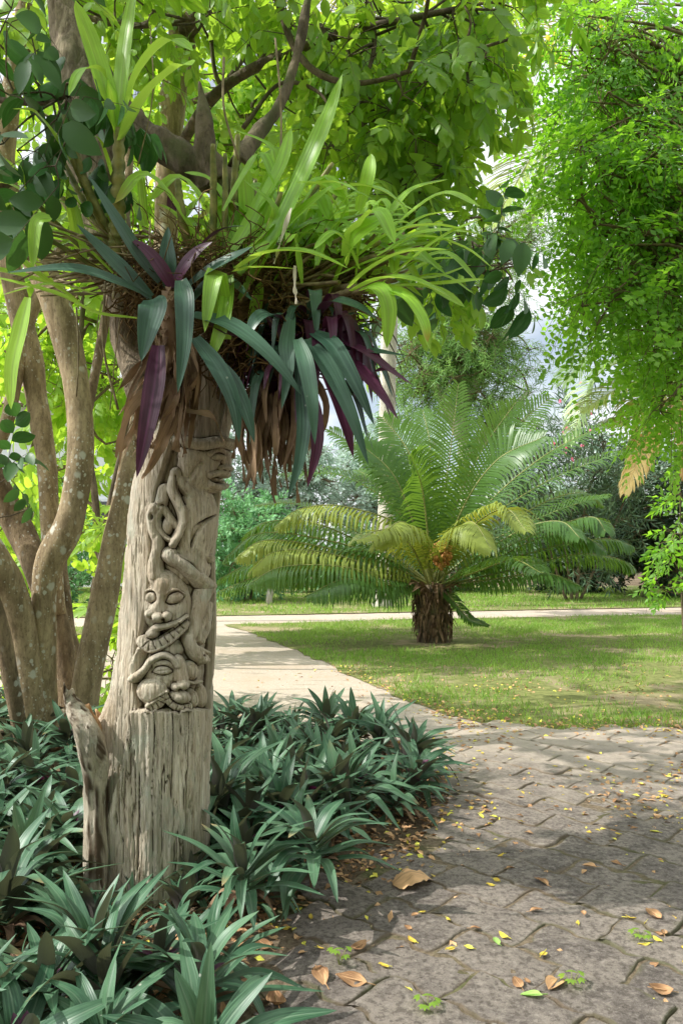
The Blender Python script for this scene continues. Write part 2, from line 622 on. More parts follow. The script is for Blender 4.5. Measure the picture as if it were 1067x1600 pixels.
M['cycad'] = leaf_mat('cycad_leaflet', gain=1.6, dark=(.011, .050, .014), light=(.055, .125, .030), under=(.055, .12, .028), trans=.34, tcol=(.5, .8, .04), rough=.36, spec=.42, blotch=.1)
M['cycad_old'] = leaf_mat('yellowing_leaflet', (.035, .105, .016), (.19, .21, .03), under=(.2, .25, .05), trans=.38, tcol=(.7, .6, .05), rough=.4, spec=.4, blotch=.2, spread=(.3, .95))
M['cycad_brown'] = leaf_mat('brown_leaflet', (.22, .10, .04), (.5, .27, .12), trans=.25, tcol=(.6, .3, .1), rough=.6, spec=.2)
M['rachis'] = plain_mat('rachis', (.16, .19, .05), (.34, .33, .11), 12, .45, .4, .003)
M['coco'] = leaf_mat('coconut_leaflet', (.10, .17, .03), (.44, .40, .06), under=(.2, .27, .07), trans=.42, tcol=(.75, .65, .08), rough=.45, spec=.4, spread=(.2, .85))
M['coco_pale'] = leaf_mat('pale_leaflet', (.16, .25, .10), (.30, .40, .18), trans=.42, tcol=(.6, .75, .25), rough=.4, spec=.5)
M['coco_dead'] = leaf_mat('dead_frond', (.30, .18, .07), (.55, .38, .17), trans=.3, tcol=(.7, .45, .15), rough=.65, spec=.2)
M['petal'] = leaf_mat('petal', (.55, .10, .18), (.7, .2, .28), trans=.3, tcol=(.8, .2, .3), rough=.5, spec=.3)
M['yellowfl'] = leaf_mat('yellow_leaf', (.6, .38, .03), (.8, .55, .06), trans=.4, tcol=(.9, .7, .05), rough=.5, spec=.3)
M['fallen_yellow'] = leaf_mat('fallen_leaf', (.34, .21, .035), (.66, .46, .07), trans=.15, tcol=(.7, .5, .05), rough=.6, spec=.25, rib=(.5, .38, .12))
M['fallen_brown'] = leaf_mat('fallen_brown_leaf', (.13, .068, .034), (.36, .22, .115), trans=.1, tcol=(.4, .2, .08), rough=.75, spec=.15, rib=(.3, .19, .1), blotch=.35)
M['fallen_green'] = leaf_mat('fallen_green_leaf', (.10, .2, .04), (.2, .32, .08), trans=.15, rough=.5, spec=.3, rib=(.3, .4, .15))
M['bark_spot'] = bark_mat('spotted_bark', (.135, .098, .056), (.30, .23, .14), lichen=(.66, .64, .55), lscale=27, lich_amt=.42, bumpd=.010, freq=22)
M['bark_rough'] = bark_mat('rough_bark', (.085, .06, .036), (.21, .155, .095), lichen=(.5, .49, .42), lscale=20, lich_amt=.2, bumpd=.03, freq=18)
M['bark_dark'] = bark_mat('dark_bark', (.045, .034, .023), (.14, .108, .072), bumpd=.03, moss=(.10, .12, .04))
M['bark_grey'] = bark_mat('grey_bark', (.26, .24, .20), (.44, .41, .35), bumpd=.02)
M['bark_pale'] = bark_mat('pale_bark', (.30, .31, .23), (.48, .47, .36), bumpd=.02)
M['twig'] = plain_mat('twig_bark', (.10, .075, .04), (.22, .17, .09), 20, .8, .2, .005)


def _wood():
    t = NT('weathered_wood')
    u, v, w = t.lc()
    co = t.coords((1, 1, .10))
    g1 = t.noise(co, 52, 9, .7)
    g2 = t.noise(t.coords((1, 1, .5)), 7, 4)
    g3 = t.noise(t.coords((1, 1, .035)), 170, 6, .7)
    col = t.mix(t.ramp(g1, .3, .72), (.50, .39, .27), (.90, .80, .64))
    col = t.mix(t.math('MULTIPLY', t.ramp(g3, .50, .36), .7), col, (.25, .18, .12))
    col = t.mix(t.math('MULTIPLY', t.ramp(g3, .55, .7), .45), col, (.66, .59, .47))
    col = t.mix(t.math('MULTIPLY', t.ramp(g2, .38, .66), .5), col, (.44, .40, .33))
    col = t.mix(t.math('MULTIPLY', t.ramp(t.noise(t.coords((1, 1, .6)), 5, 3), .52, .72), .45), col, (.29, .185, .09))
    # pale green lichen bloom
    col = t.mix(t.math('MULTIPLY', t.ramp(t.noise(t.coords((1, 1, .55)), 13, 6), .57, .70), .55), col, (.46, .50, .39))
    # dirt and painted-in shade darken the cuts of the carving
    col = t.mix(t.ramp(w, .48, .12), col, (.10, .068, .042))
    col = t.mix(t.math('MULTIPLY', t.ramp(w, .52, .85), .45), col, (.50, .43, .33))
    fl = t.ramp(t.noise(t.coords((1, 1, .2)), 60, 5), .66, .70)
    col = t.mix(t.math('MULTIPLY', fl, .6), col, (.62, .57, .48))
    h = t.math('ADD', g1, g3)
    return t.done(t.pbr(col, .88, .15, t.bump(h, .9, .012)))


M['wood'] = _wood()
M['wood_split'] = bark_mat('split_wood', (.20, .10, .045), (.44, .29, .16), scale=(1, 1, .12), freq=40, bumpd=.015)
M['wood_shag'] = bark_mat('shaggy_dead_wood', (.085, .062, .04), (.25, .20, .14), scale=(1, 1, .10), freq=38, bumpd=.035, moss=(.13, .13, .06))


def _soil():
    t = NT('soil')
    co = t.coords((1, 1, 1), True)
    n1 = t.noise(co, 22, 8, .7)
    n2 = t.noise(co, 1.2, 4)
    col = t.mix(t.ramp(n1, .3, .7), (.065, .045, .028), (.20, .145, .09))
    col = t.mix(t.math('MULTIPLY', t.ramp(n2, .4, .65), .5), col, (.27, .22, .15))
    return t.done(t.pbr(col, .95, .1, t.bump(n1, .8, .04)))


def _lawn():
    t = NT('lawn_soil')
    co = t.coords((1, 1, 1), True)
    n1 = t.noise(co, 16, 8, .7)
    n2 = t.noise(co, 1.1, 5, .6)
    col = t.mix(t.ramp(n1, .3, .7), (.13, .15, .05), (.27, .28, .10))
    col = t.mix(t.math('MULTIPLY', t.ramp(n2, .50, .62), .8), col, (.40, .31, .20))
    return t.done(t.pbr(col, .95, .1, t.bump(n1, .8, .03)))


def _path():
    t = NT('sandy_path')
    co = t.coords((1, 1, 1), True)
    n1 = t.noise(co, 60, 6, .7)
    n2 = t.noise(co, 1.6, 5, .6)
    col = t.mix(t.ramp(n1, .3, .7), (.42, .345, .275), (.59, .505, .415))
    col = t.mix(t.math('MULTIPLY', t.ramp(n2, .45, .68), .6), col, (.46, .36, .265))
    st = t.ramp(t.noise(t.coords((.5, 2.2, 1), True), 3.0, 5), .58, .68)
    col = t.mix(t.math('MULTIPLY', st, .35), col, (.20, .15, .10))
    vo = t.voro(co, 40)
    col = t.mix(t.math('MULTIPLY', t.ramp(vo.outputs['Distance'], .22, .12), .4), col, (.22, .15, .09))
    return t.done(t.pbr(col, .92, .15, t.bump(n1, .5, .012)))


def _paver():
    t = NT('concrete_paver')
    u, v, w = t.lc()
    co = t.coords((1, 1, 1), True)
    n0 = t.noise(co, 420, 3, .8)
    n1 = t.noise(co, 120, 6, .75)
    n2 = t.noise(co, 8, 6, .65)
    n3 = t.noise(co, 1.7, 4)
    col = t.mix(w, (.16, .135, .12), (.35, .295, .25))
    col = t.mix(t.math('MULTIPLY', t.ramp(n2, .42, .62), .6), col, (.37, .315, .265))
    col = t.mix(t.math('MULTIPLY', t.ramp(n2, .44, .30), .6), col, (.10, .085, .075))
    col = t.mix(t.math('MULTIPLY', t.ramp(n1, .52, .70), .5), col, (.46, .42, .37))
    col = t.mix(t.math('MULTIPLY', t.ramp(n1, .47, .32), .65), col, (.055, .046, .04))
    col = t.mix(t.math('MULTIPLY', t.ramp(n0, .58, .68), .5), col, (.52, .48, .43))
    col = t.mix(t.math('MULTIPLY', t.ramp(n0, .42, .34), .5), col, (.05, .042, .036))
    n5 = t.noise(co, 42, 5, .7)
    col = t.mix(t.math('MULTIPLY', t.ramp(n5, .50, .40), .55), col, (.075, .06, .05))
    col = t.mix(t.math('MULTIPLY', t.ramp(n5, .54, .66), .5), col, (.48, .42, .36))
    vo = t.voro(co, 22)
    col = t.mix(t.math('MULTIPLY', t.ramp(vo.outputs['Distance'], .16, .05), .6), col, (.06, .045, .035))
    # v counts the distance from the joint: soil, dust and moss lie by the edges
    e = t.ramp(t.math('ADD', v, t.math('MULTIPLY', t.math('SUBTRACT', n2, .5), 1.2)), .45, .05)
    col = t.mix(t.math('MULTIPLY', e, .8), col, t.mix(t.ramp(n3, .45, .6), (.20, .15, .10), (.15, .15, .075)))
    sp = t.n('ShaderNodeSeparateXYZ')
    t.l(t.n('ShaderNodeNewGeometry').outputs['Position'], sp.inputs[0])
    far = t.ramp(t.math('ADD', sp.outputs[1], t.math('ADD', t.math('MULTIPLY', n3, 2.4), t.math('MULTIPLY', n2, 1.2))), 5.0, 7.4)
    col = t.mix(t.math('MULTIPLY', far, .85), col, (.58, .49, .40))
    wh = t.math('MULTIPLY', t.ramp(t.noise(co, 9, 6, .7), .68, .75), .6)
    col = t.mix(wh, col, (.55, .53, .5))
    h = t.math('ADD', t.math('ADD', n1, t.math('MULTIPLY', n0, .5)), t.math('MULTIPLY', n2, 1.2))
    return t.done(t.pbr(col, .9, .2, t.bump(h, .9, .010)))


def _joint():
    t = NT('joint_soil')
    co = t.coords((1, 1, 1), True)
    n1 = t.noise(co, 45, 6, .7)
    n2 = t.noise(co, 2.5, 4)
    col = t.mix(t.ramp(n1, .3, .7), (.11, .082, .055), (.30, .235, .16))
    col = t.mix(t.math('MULTIPLY', t.ramp(n2, .5, .65), .6), col, (.09, .12, .035))
    return t.done(t.pbr(col, .95, .1, t.bump(n1, .8, .02)))


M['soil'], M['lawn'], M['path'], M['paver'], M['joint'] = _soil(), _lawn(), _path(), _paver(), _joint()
M['grass'] = leaf_mat('grass_blade', (.050, .135, .016), (.17, .28, .045), trans=.35, tcol=(.6, .75, .12), rough=.5, spec=.35, blotch=.1)
M['wall'] = plain_mat('white_render', (.72, .74, .78), (.82, .83, .85), 3, .8, .3, .003)
M['roof'] = plain_mat('roof_tiles', (.22, .16, .13), (.32, .25, .2), 6, .85, .2, .02)
M['glass'] = plain_mat('window_glass', (.05, .06, .07), (.08, .09, .10), 2, .15, .6, .001)
M['concrete'] = plain_mat('grey_concrete', (.38, .38, .38), (.5, .5, .5), 12, .85, .2, .005)
M['stake'] = plain_mat('pale_stake', (.36, .33, .29), (.52, .49, .45), 14, .85, .2, .01, (1, 1, .2))
M['nut'] = plain_mat('cycad_seed', (.42, .17, .05), (.66, .34, .13), 25, .6, .3, .006)
M['pink'] = M['petal']
# ------------------------------------------------------------------ ground, lawn, paths, paving
def sheet(name, pts, z, mat, rough=0.06, step=0.12, seed=0):
    pts = np.asarray([p[:2] for p in pts], float)
    out = []
    n = len(pts)
    for i in range(n):
        a, b = pts[i], pts[(i + 1) % n]
        k = max(1, min(60, int(np.linalg.norm(b - a) / step)))
        for q in range(k):
            out.append(a + (b - a) * q / k)
    out = np.array(out)
    out = out + np.stack([fbm(out[:, 0] * 4, out[:, 1] * 4, 0, seed), fbm(out[:, 0] * 4, out[:, 1] * 4, 9, seed + 7)], 1) * rough
    area = np.sum(out[:, 0] * np.roll(out[:, 1], -1) - np.roll(out[:, 0], -1) * out[:, 1])
    if area < 0:
        out = out[::-1]
    mb = MB()
    mb.add(np.column_stack([out, np.full(len(out), z)]), np.arange(len(out))[None, :])
    o = mb.build(name, mat, smooth=False)
    return tag(o, kind='structure'), out


mb = MB()
g = np.array([[-400, -30, 0], [400, -30, 0], [400, 700, 0], [-400, 700, 0]], float)
mb.add(g, np.array([[0, 1, 2, 3]]))
tag(mb.build('ground', M['soil'], smooth=False), kind='structure')

LAWN_EDGE = [(352, 977), (395, 992), (440, 1010), (500, 1034), (552, 1060), (610, 1085), (690, 1118), (780, 1136), (900, 1142), (1067, 1142), (1250, 1146)]
lawn_pts = [G(*p) for p in LAWN_EDGE] + [np.array([9.5, 6.0, 0]), np.array([9.5, 16.0, 0]), G(1067, 961), G(700, 967)]
path_pts = [np.array([-9, 4.6, 0]), np.array([-.9, 4.4, 0]), np.array([.5, 5.3, 0]), np.array([4.2, 5.0, 0]), np.array([6.5, 5.5, 0]), np.array([12, 15.4, 0]), np.array([12, 17.6, 0]), G(1067, 950), G(700, 957), G(335, 964), G(0, 968), np.array([-12, 14.2, 0])]
far_pts = [np.array([-16, 14.6, 0]), G(0, 967), G(335, 963), G(700, 956), G(1067, 949), np.array([13, 17.8, 0]), np.array([26, 20, 0]), np.array([26, 27, 0]), np.array([-26, 27, 0]), np.array([-26, 15, 0])]
_, path_poly = sheet('path', path_pts, .008, M['path'], .10, seed=3)
_, lawn_poly = sheet('lawn', lawn_pts, .014, M['lawn'], .10, seed=5)
_, far_poly = sheet('lawn', far_pts, .012, M['lawn'], .08, seed=6)
left_pts = [np.array([-9, 7.0, 0]), np.array([-3.4, 8.4, 0]), np.array([-3.0, 12.6, 0]), np.array([-9, 13.2, 0])]
_, left_poly = sheet('lawn', left_pts, .012, M['lawn'], .08, seed=8)

BED_L = [(-9.0, 1.55), (-.30, 1.55), (-.27, 1.95), (-.24, 2.3), (-.22, 2.62), (-.34, 3.0), (-.40, 3.4), (-.9, 4.3), (-2.2, 5.6), (-9.0, 6.2)]
BED_R = [(-.62, 2.80), (-.44, 2.66), (-.27, 2.66), (-.06, 2.86), (.16, 3.12), (.34, 3.36), (.50, 3.80), (.56, 4.3), (.38, 4.95), (-.1, 5.25), (-.7, 5.2), (-.95, 4.4), (-.75, 3.4)]
sheet('planting_bed', BED_L, .016, M['soil'], .07, seed=11)
sheet('planting_bed', BED_R, .020, M['soil'], .07, seed=12)


def pavers():
    Lp, Wp, amp = .33, .20, .008
    rot = math.radians(-43)
    ca, sa = math.cos(rot), math.sin(rot)
    ru = np.array([ca, sa])
    rv = np.array([-sa, ca])
    org = np.array([.6, 3.5])

    def trap(x):
        return np.clip(2.6 * np.sin(2 * np.pi * x), -1, 1)
    mb = MB()
    us = np.linspace(0, 1, 25)[:-1]
    vs = np.linspace(0, 1, 7)[:-1]
    r = np.random.default_rng(2)
    for j in range(-20, 21):
        for i in range(-14, 15):
            u0 = i * Lp + (j % 2) * Lp / 2
            v0 = j * Wp
            c = org + ru * (u0 + Lp / 2) + rv * (v0 + Wp / 2)
            if not (-1.2 < c[0] < 3.6 and 1.45 < c[1] < 6.9):
                continue
            if inpoly(c[0], c[1], BED_L) or inpoly(c[0], c[1], BED_R):
                continue
            if inpoly(c[0], c[1] + .02, lawn_poly):
                continue
            bu = np.concatenate([u0 + us * Lp, np.full(6, u0 + Lp), u0 + Lp - us * Lp, np.full(6, u0)])
            bv = np.concatenate([np.full(24, v0), v0 + vs * Wp, np.full(24, v0 + Wp), v0 + Wp - vs * Wp])
            k = len(bu)
            lo = np.concatenate([np.ones(24), np.zeros(6), np.ones(24), np.zeros(6)])
            dv = amp * trap(bu / (Lp / 2)) * lo
            du = amp * .35 * trap((bv - v0) / Wp) * (1 - lo)
            pts = org + np.outer(bu + du, ru) + np.outer(bv + dv, rv)
            pts = pts + .016 * np.stack([fbm(pts[:, 0] * 9, pts[:, 1] * 9, 0, 3), fbm(pts[:, 0] * 9, pts[:, 1] * 9, 5, 3)], 1)
            cc = pts.mean(0)
            sk = np.clip((c[1] - 4.7) / 1.6, 0, 1)
            top = .024 - .02 * sk * sk + r.normal(0, .0026)
            tl = r.normal(0, .010, 2)
            rings, lcs = [], []
            tg = np.roll(pts, -1, 0) - np.roll(pts, 1, 0)
            on = nrm(np.stack([tg[:, 1], -tg[:, 0]], 1))
            gap = (r.uniform(.0012, .003) + .004 * np.clip(vnoise(pts[:, 0] * 40, pts[:, 1] * 40, i * .7, j % 97 + 3), -.3, 1))[:, None]
            inn = pts - on * (gap + .006)
            for q, dz, vv in ((pts - on * gap, -.03, 0), (pts - on * (gap + .0005), -.008, 0.0), (pts - on * (gap + .003), -.003, .12), (inn, -.0005, .3), (cc + (inn - cc) * .82, .0, .65), (cc + (inn - cc) * .45, .0008, 1.0)):
                z = top + dz + (q - cc) @ tl + .003 * vnoise(q[:, 0] * 22, q[:, 1] * 22, 0, 5) * (vv > 0)
                rings.append(np.column_stack([q, z]))
                lcs.append(vv)
            tint = np.clip(r.normal(.45, .25), 0, 1)
            V = np.vstack(rings + [np.array([[cc[0], cc[1], top]])])
            L = np.vstack([np.column_stack([np.zeros(k), np.full(k, a), np.full(k, tint)]) for a in lcs] + [np.array([[0, 1, tint]])])
            ix = np.arange(k)
            fan = np.stack([5 * k + ix, 5 * k + (ix + 1) % k, np.full(k, 6 * k)], 1)
            mb.add(V, [quads(6, k, True), fan], L)
    tag(mb.build('paving', M['paver'], smooth=False), kind='structure')


pavers()
mb = MB()
mb.add([[-1.4, 1.2, .0185], [4.5, 1.2, .0185], [4.5, 4.0, .0175], [-1.4, 4.0, .0175], [4.5, 5.4, .0045], [-1.4, 5.4, .0045]], np.array([[0, 1, 2, 3], [3, 2, 4, 5]]))
tag(mb.build('paving_bed', M['joint'], smooth=False), kind='structure')


def bladeT():
    V = np.array([[-.5, 0, 0], [.5, 0, 0], [.36, .55, .06], [-.36, .55, .06], [0, 1, -.08]], float)
    L = np.array([[-1, 0, .5], [1, 0, .5], [.7, .55, .5], [-.7, .55, .5], [0, 1, .5]], float)
    return V, [np.array([[0, 1, 2, 3]]), np.array([[3, 2, 4]])], L


def grass(name, poly, n, x0, x1, y0, y1, length, width, seed, label, bare=None):
    r = np.random.default_rng(seed)
    x, y = r.uniform(x0, x1, n), r.uniform(y0, y1, n)
    x = x + r.normal(0, .05, n)
    m = inpoly(x, y, poly)
    dens = fbm(x * .9, y * .9, 0, 21) + .35 * fbm(x * 4, y * 4, 3, 22)
    m &= dens > r.uniform(-.5, .22, n)
    if bare is not None:
        dd = np.hypot(x - bare[0], y - bare[1])
        m &= dd > bare[2] * r.uniform(.55, 1.4, n)
    x, y = x[m], y[m]
    n = len(x)
    tuft = fbm(x * 6, y * 6, 1, 31)
    pos = np.column_stack([x, y, np.full(n, .01)])
    d = np.column_stack([r.normal(0, .5, n), r.normal(0, .5, n), np.ones(n)])
    ln = length * r.uniform(.5, 1.25, n) * (1 + .7 * np.clip(tuft, -.6, 1))
    tn = np.clip(.5 + .35 * fbm(x * 1.5, y * 1.5, 5, 41) + r.normal(0, .2, n), .05, .95)
    mb = MB()
    place(mb, bladeT(), pos, d, r.normal(0, 1, (n, 3)), np.full(n, width), tn, ylen=ln)
    o = mb.build(name, M['grass'])
    return tag(o, label, 'grass', kind='stuff')


CYC = G(676, 1004)
grass('lawn_grass', lawn_poly, 120000, -1.6, 6.2, 5.3, 15.5, .062, .007, 1, 'short green grass of the lawn around the cycad', (CYC[0], CYC[1] - .1, .85))
grass('far_grass', far_poly, 60000, -9, 11, 14.5, 25, .09, .014, 2, 'green grass of the lawn strip beyond the far path')
grass('side_grass', left_poly, 9000, -9, -3, 7, 13.2, .08, .012, 3, 'green grass of the lawn behind the spotted tree stems')
# ------------------------------------------------------------------ carved tree trunk
D0 = 2.92
_OUT = np.array([  # py, left px, right px
    (1480, 158, 322), (1400, 161, 322), (1300, 164, 325), (1230, 160, 327), (1190, 152, 329), (1150, 150, 330), (1120, 160, 332), (1090, 172, 333), (1050, 182, 334), (1000, 189, 335),
    (900, 196, 337), (850, 199, 339), (800, 203, 342), (770, 207, 345), (740, 213, 348), (715, 222, 351), (690, 236, 353), (660, 254, 360), (630, 268, 366), (600, 276, 372), (560, 290, 380), (520, 302, 388), (470, 322, 400), (430, 338, 414)], float)[::-1]


def Z1(*pts):
    return np.array([(180 + x / 5.335, 660 + y / 5.335) for x, y in pts])


def Z2(*pts):
    return np.array([(180 + x / 5.335, 880 + y / 5.335) for x, y in pts])


def carve():
    NR, NF, NB = 1180, 330, 60
    py = np.linspace(430, 1480, NR)
    Lx = np.interp(py, _OUT[:, 0], _OUT[:, 1])
    Rx = np.interp(py, _OUT[:, 0], _OUT[:, 2])
    k = np.hanning(31)
    k /= k.sum()
    Lx = np.convolve(np.pad(Lx, 15, 'edge'), k, 'valid')
    Rx = np.convolve(np.pad(Rx, 15, 'edge'), k, 'valid')
    th = np.concatenate([np.linspace(0, np.pi, NF), np.linspace(np.pi, 2 * np.pi, NB + 2)[1:-1]])
    n = len(th)
    cx = ((Lx + Rx) / 2 - CX) / F * D0
    a = (Rx - Lx) / 2 / F * D0
    z = CAMH - (py - HOR) / F * D0
    b = np.minimum(a, .175) * .92
    c, s = np.cos(th), np.sin(th)
    # slightly squared section: the carved side is flatter than a circle
    sf = np.sign(s) * np.abs(s) ** .72
    X = cx[:, None] - a[:, None] * c
    Y = D0 - b[:, None] * sf
    Zz = np.repeat(z[:, None], n, 1)
    nx, ny = -c / np.maximum(a[:, None], .05), -np.sign(s) * np.abs(s) ** .9 / np.maximum(b[:, None], .05)
    ln = np.hypot(nx, ny)
    nx, ny = nx / ln, ny / ln
    PX = CX + F * X / Y
    PY = HOR - F * (Zz - CAMH) / Y
    H = np.zeros_like(PX)
    front = s > .05

    def seg(pts):
        """distance to a polyline and the position along it"""
        pts = np.asarray(pts, float)
        if len(pts) > 2:
            pts = spline(pts, 6 * len(pts))
        best = np.full(PX.shape, 1e9)
        at = np.zeros(PX.shape)
        m = len(pts) - 1
        for i in range(m):
            p, q = pts[i], pts[i + 1]
            d = q - p
            t = np.clip(((PX - p[0]) * d[0] + (PY - p[1]) * d[1]) / (d @ d + 1e-9), 0, 1)
            r = np.hypot(PX - p[0] - t * d[0], PY - p[1] - t * d[1])
            k = r < best
            best = np.where(k, r, best)
            at = np.where(k, (i + t) / m, at)
        return best, at

    def smax(a, b, k=4.6):
        e = np.maximum(k - np.abs(a - b), 0) / k
        return np.maximum(a, b) + e * e * k * .25

    def dome(h, ctr, rx, ry, height, base, ang=0.0, p=.5):
        ca, sa = math.cos(ang), math.sin(ang)
        dx, dy = PX - ctr[0], PY - ctr[1]
        u, v = (dx * ca + dy * sa) / rx, (-dx * sa + dy * ca) / ry
        q = 1 - u * u - v * v
        return np.where(q > 0, smax(h, base + height * np.maximum(q, 0) ** p), h)

    def stroke(h, pts, r, height, base, p=.5, r2=None):
        d, t = seg(pts)
        rr = (r if r2 is None else r + (r2 - r) * t) * (1.16 if r > 5 else 1.05)
        q = 1 - (d / rr) ** 2
        return np.where(q > 0, smax(h, base + height * np.maximum(q, 0) ** p), h)

    def cut(h, pts, w, depth):
        d, _ = seg(pts)
        return h - depth * np.exp(-(d / w) ** 2)

    def hole(h, ctr, rx, ry, depth):
        q = ((PX - ctr[0]) / rx) ** 2 + ((PY - ctr[1]) / ry) ** 2
        return h - depth * np.exp(-q * q)

    # hollow that the figures stand in
    inner = [(262, 700), (250, 735), (240, 765), (233, 800), (231, 850), (231, 900), (224, 930), (219, 975), (208, 1020), (204, 1050), (208, 1085), (214, 1108)]
    dl = np.interp(PY, [q[1] for q in inner], [q[0] for q in inner])
    e = np.clip((PX - dl) / 7, 0, 1)
    top = np.clip((PY - 690) / 14, 0, 1)
    bot = np.clip((1109 - PY) / 3, 0, 1)
    niche = (e * e * (3 - 2 * e)) * top * bot * front
    fl = -13.0
    H = H + niche * fl
    N0 = H.copy()
    h = H.copy()
    # ---- upper figure
    z1 = lambda x, y: Z1((x, y))[0]
    h = dome(h, z1(735, 360), 42, 46, 23, fl, .25, .55)
    h = dome(h, z1(640, 290), 23, 27, 27, fl, -.2)
    h = dome(h, z1(810, 520), 20, 15, 24, fl)
    h = stroke(h, Z1((600, 170), (700, 190), (840, 170), (945, 200)), 8, 9, 10)
    h = stroke(h, Z1((770, 265), (830, 232), (900, 265)), 4.5, 7, 6)
    h = dome(h, z1(822, 295), 10, 7.5, 7, 7)
    h = cut(h, Z1((775, 300), (800, 265), (850, 265), (872, 300), (840, 325), (795, 318), (775, 300)), 1.2, 3.2)
    h = stroke(h, Z1((885, 290), (880, 350)), 5, 7, 7)
    h = dome(h, z1(868, 392), 9, 8, 12, 7)
    h = hole(h, z1(845, 402), 2.3, 2, 5)
    h = hole(h, z1(878, 408), 2.3, 2, 5)
    h = stroke(h, Z1((770, 445), (830, 425), (890, 440)), 5, 8, 7)
    h = stroke(h, Z1((780, 520), (830, 545), (885, 530)), 5, 8, 5)
    h = hole(h, z1(830, 485), 9, 5.2, 13)
    for q in ((812, 478), (842, 482), (868, 500)):
        h = dome(h, z1(*q), 2.8, 3.4, 7, 2)
    h = cut(h, Z1((700, 330), (660, 380), (620, 460)), 3, 4)
    h = dome(h, z1(712, 860), 37, 70, 23, fl, .03, .55)
    h = dome(h, z1(640, 1190), 44, 30, 15, fl, .2, .6)
    for q in range(5):
        o = q * 22
        h = cut(h, Z1((825 - o * .9, 770 + o * .35), (740 - o, 820 + o * .5), (680 - o * .6, 900 + o * .6), (640 - o * .1, 1000 + o * .5)), 1.4, 3.4)
    h = stroke(h, Z1((520, 470), (600, 540), (690, 640)), 10, 19, fl)
    h = stroke(h, Z1((505, 425), (480, 560), (540, 690), (572, 800), (535, 920), (480, 1020)), 9.5, 23, fl, r2=6.5)
    h = cut(h, Z1((508, 450), (520, 560), (585, 680)), 2.0, 5)
    h = stroke(h, Z1((400, 560), (385, 620), (372, 668)), 9, 10, fl + 5)
    h = dome(h, z1(372, 672), 10, 7, 20, fl)
    h = hole(h, z1(345, 685), 2.5, 2.5, 7)
    h = hole(h, z1(395, 690), 2.5, 2.5, 7)
    h = stroke(h, Z1((330, 715), (305, 770), (320, 900), (352, 980), (345, 1080), (322, 1200), (330, 1290)), 9, 22, fl)
    h = stroke(h, Z1((335, 720), (392, 715), (350, 790), (360, 870), (420, 960), (480, 990)), 4.5, 17, fl)
    h = stroke(h, Z1((392, 715), (450, 790), (510, 860)), 6, 14, fl)
    h = dome(h, z1(435, 855), 10, 17, 15, fl, .2)
    h = hole(h, z1(315, 790), 2.5, 5, 7)
    h = dome(h, z1(452, 1105), 15, 14, 24, fl)
    for q in range(4):
        h = cut(h, Z1((410 + q * 24, 1150 - q * 6), (430 + q * 22, 1200 - q * 4)), 1, 2)
    h = stroke(h, np.vstack([Z1((470, 1130), (560, 1180)), Z2((620, 60), (765, 180))]), 11, 25, fl)
    h = cut(h, Z1((545, 1120), (640, 1180), (700, 1250)), 1.6, 4)
    h = dome(h, z1(805, 1135), 5, 7, 6, -1)
    # ---- middle face
    z2 = lambda x, y: Z2((x, y))[0]
    h2 = N0.copy()
    h2 = dome(h2, z2(450, 330), 41, 53, 21, fl, -.34, .55)
    h2 = dome(h2, z2(420, 180), 27, 24, 21, fl, 0, .6)
    h2 = dome(h2, z2(285, 340), 18, 38, 14, fl, 0, .6)
    h2 = stroke(h2, Z2((335, -60), (325, 40), (345, 130)), 10, 20, fl, r2=14)
    h2 = stroke(h2, Z2((385, 170), (370, 290), (355, 400)), 7.5, 7, 5, .8, r2=12)
    h2 = stroke(h2, Z2((275, 235), (310, 225), (345, 250)), 3.5, 5, 2)
    h2 = stroke(h2, Z2((430, 255), (490, 225), (565, 262)), 4, 6, 4)
    for ctr, rx, ry, an in (((308, 284), 8.4, 8.4, 0), ((496, 290), 14.2, 9.0, -.12)):
        h2 = hole(h2, z2(*ctr), rx + 3, ry + 3, 3.5)
        h2 = dome(h2, z2(*ctr), rx, ry, 6.5, 4, an)
    h2 = cut(h2, Z2((425, 325), (455, 262), (520, 235), (572, 275), (525, 325), (460, 342), (425, 325)), 1.3, 4.6)
    h2 = cut(h2, Z2((262, 290), (285, 240), (338, 245), (354, 300), (312, 331), (272, 318), (262, 290)), 1.3, 4.6)
    h2 = dome(h2, z2(305, 418), 7.5, 8, 14, 3)
    h2 = dome(h2, z2(372, 448), 9.5, 9, 17, 5)
    h2 = dome(h2, z2(432, 440), 8, 8.5, 13, 4)
    h2 = hole(h2, z2(318, 458), 3.2, 2.8, 8)
    h2 = hole(h2, z2(408, 466), 3.2, 2.8, 8)
    h2 = stroke(h2, Z2((305, 590), (350, 540), (430, 520), (520, 490), (590, 440)), 6.5, 10, 2, r2=3)
    h2 = dome(h2, z2(320, 588), 8, 7, 12, 2)
    mouth = Z2((240, 650), (300, 690), (395, 650), (490, 585), (575, 505))
    h2 = stroke(h2, mouth, 8.5, 7, 1, .3, 6.5)
    d, t = seg(mouth)
    for q in np.linspace(.12, .93, 8):
        h2 = np.where(d < 9, h2 - 3.6 * np.exp(-((t - q) / .011) ** 2), h2)
    h2 = cut(h2, Z2((250, 600), (310, 635), (400, 605), (500, 545), (590, 465)), 1.5, 6)
    h2 = stroke(h2, Z2((215, 660), (290, 735), (400, 700), (500, 630), (590, 540)), 3, 9, -2)
    # ---- bent arm beside it
    h3 = N0.copy()
    h3 = stroke(h3, Z2((780, 185), (740, 280), (690, 420), (655, 560), (625, 640), (680, 750), (735, 800)), 11, 22, fl, r2=8.5)
    h3 = stroke(h3, Z2((690, 705), (765, 745)), 5, 16, fl + 3)
    h3 = stroke(h3, Z2((710, 770), (765, 810)), 5, 16, fl + 3)
    h3 = stroke(h3, Z2((700, 735), (750, 775)), 4, 16, fl + 3)
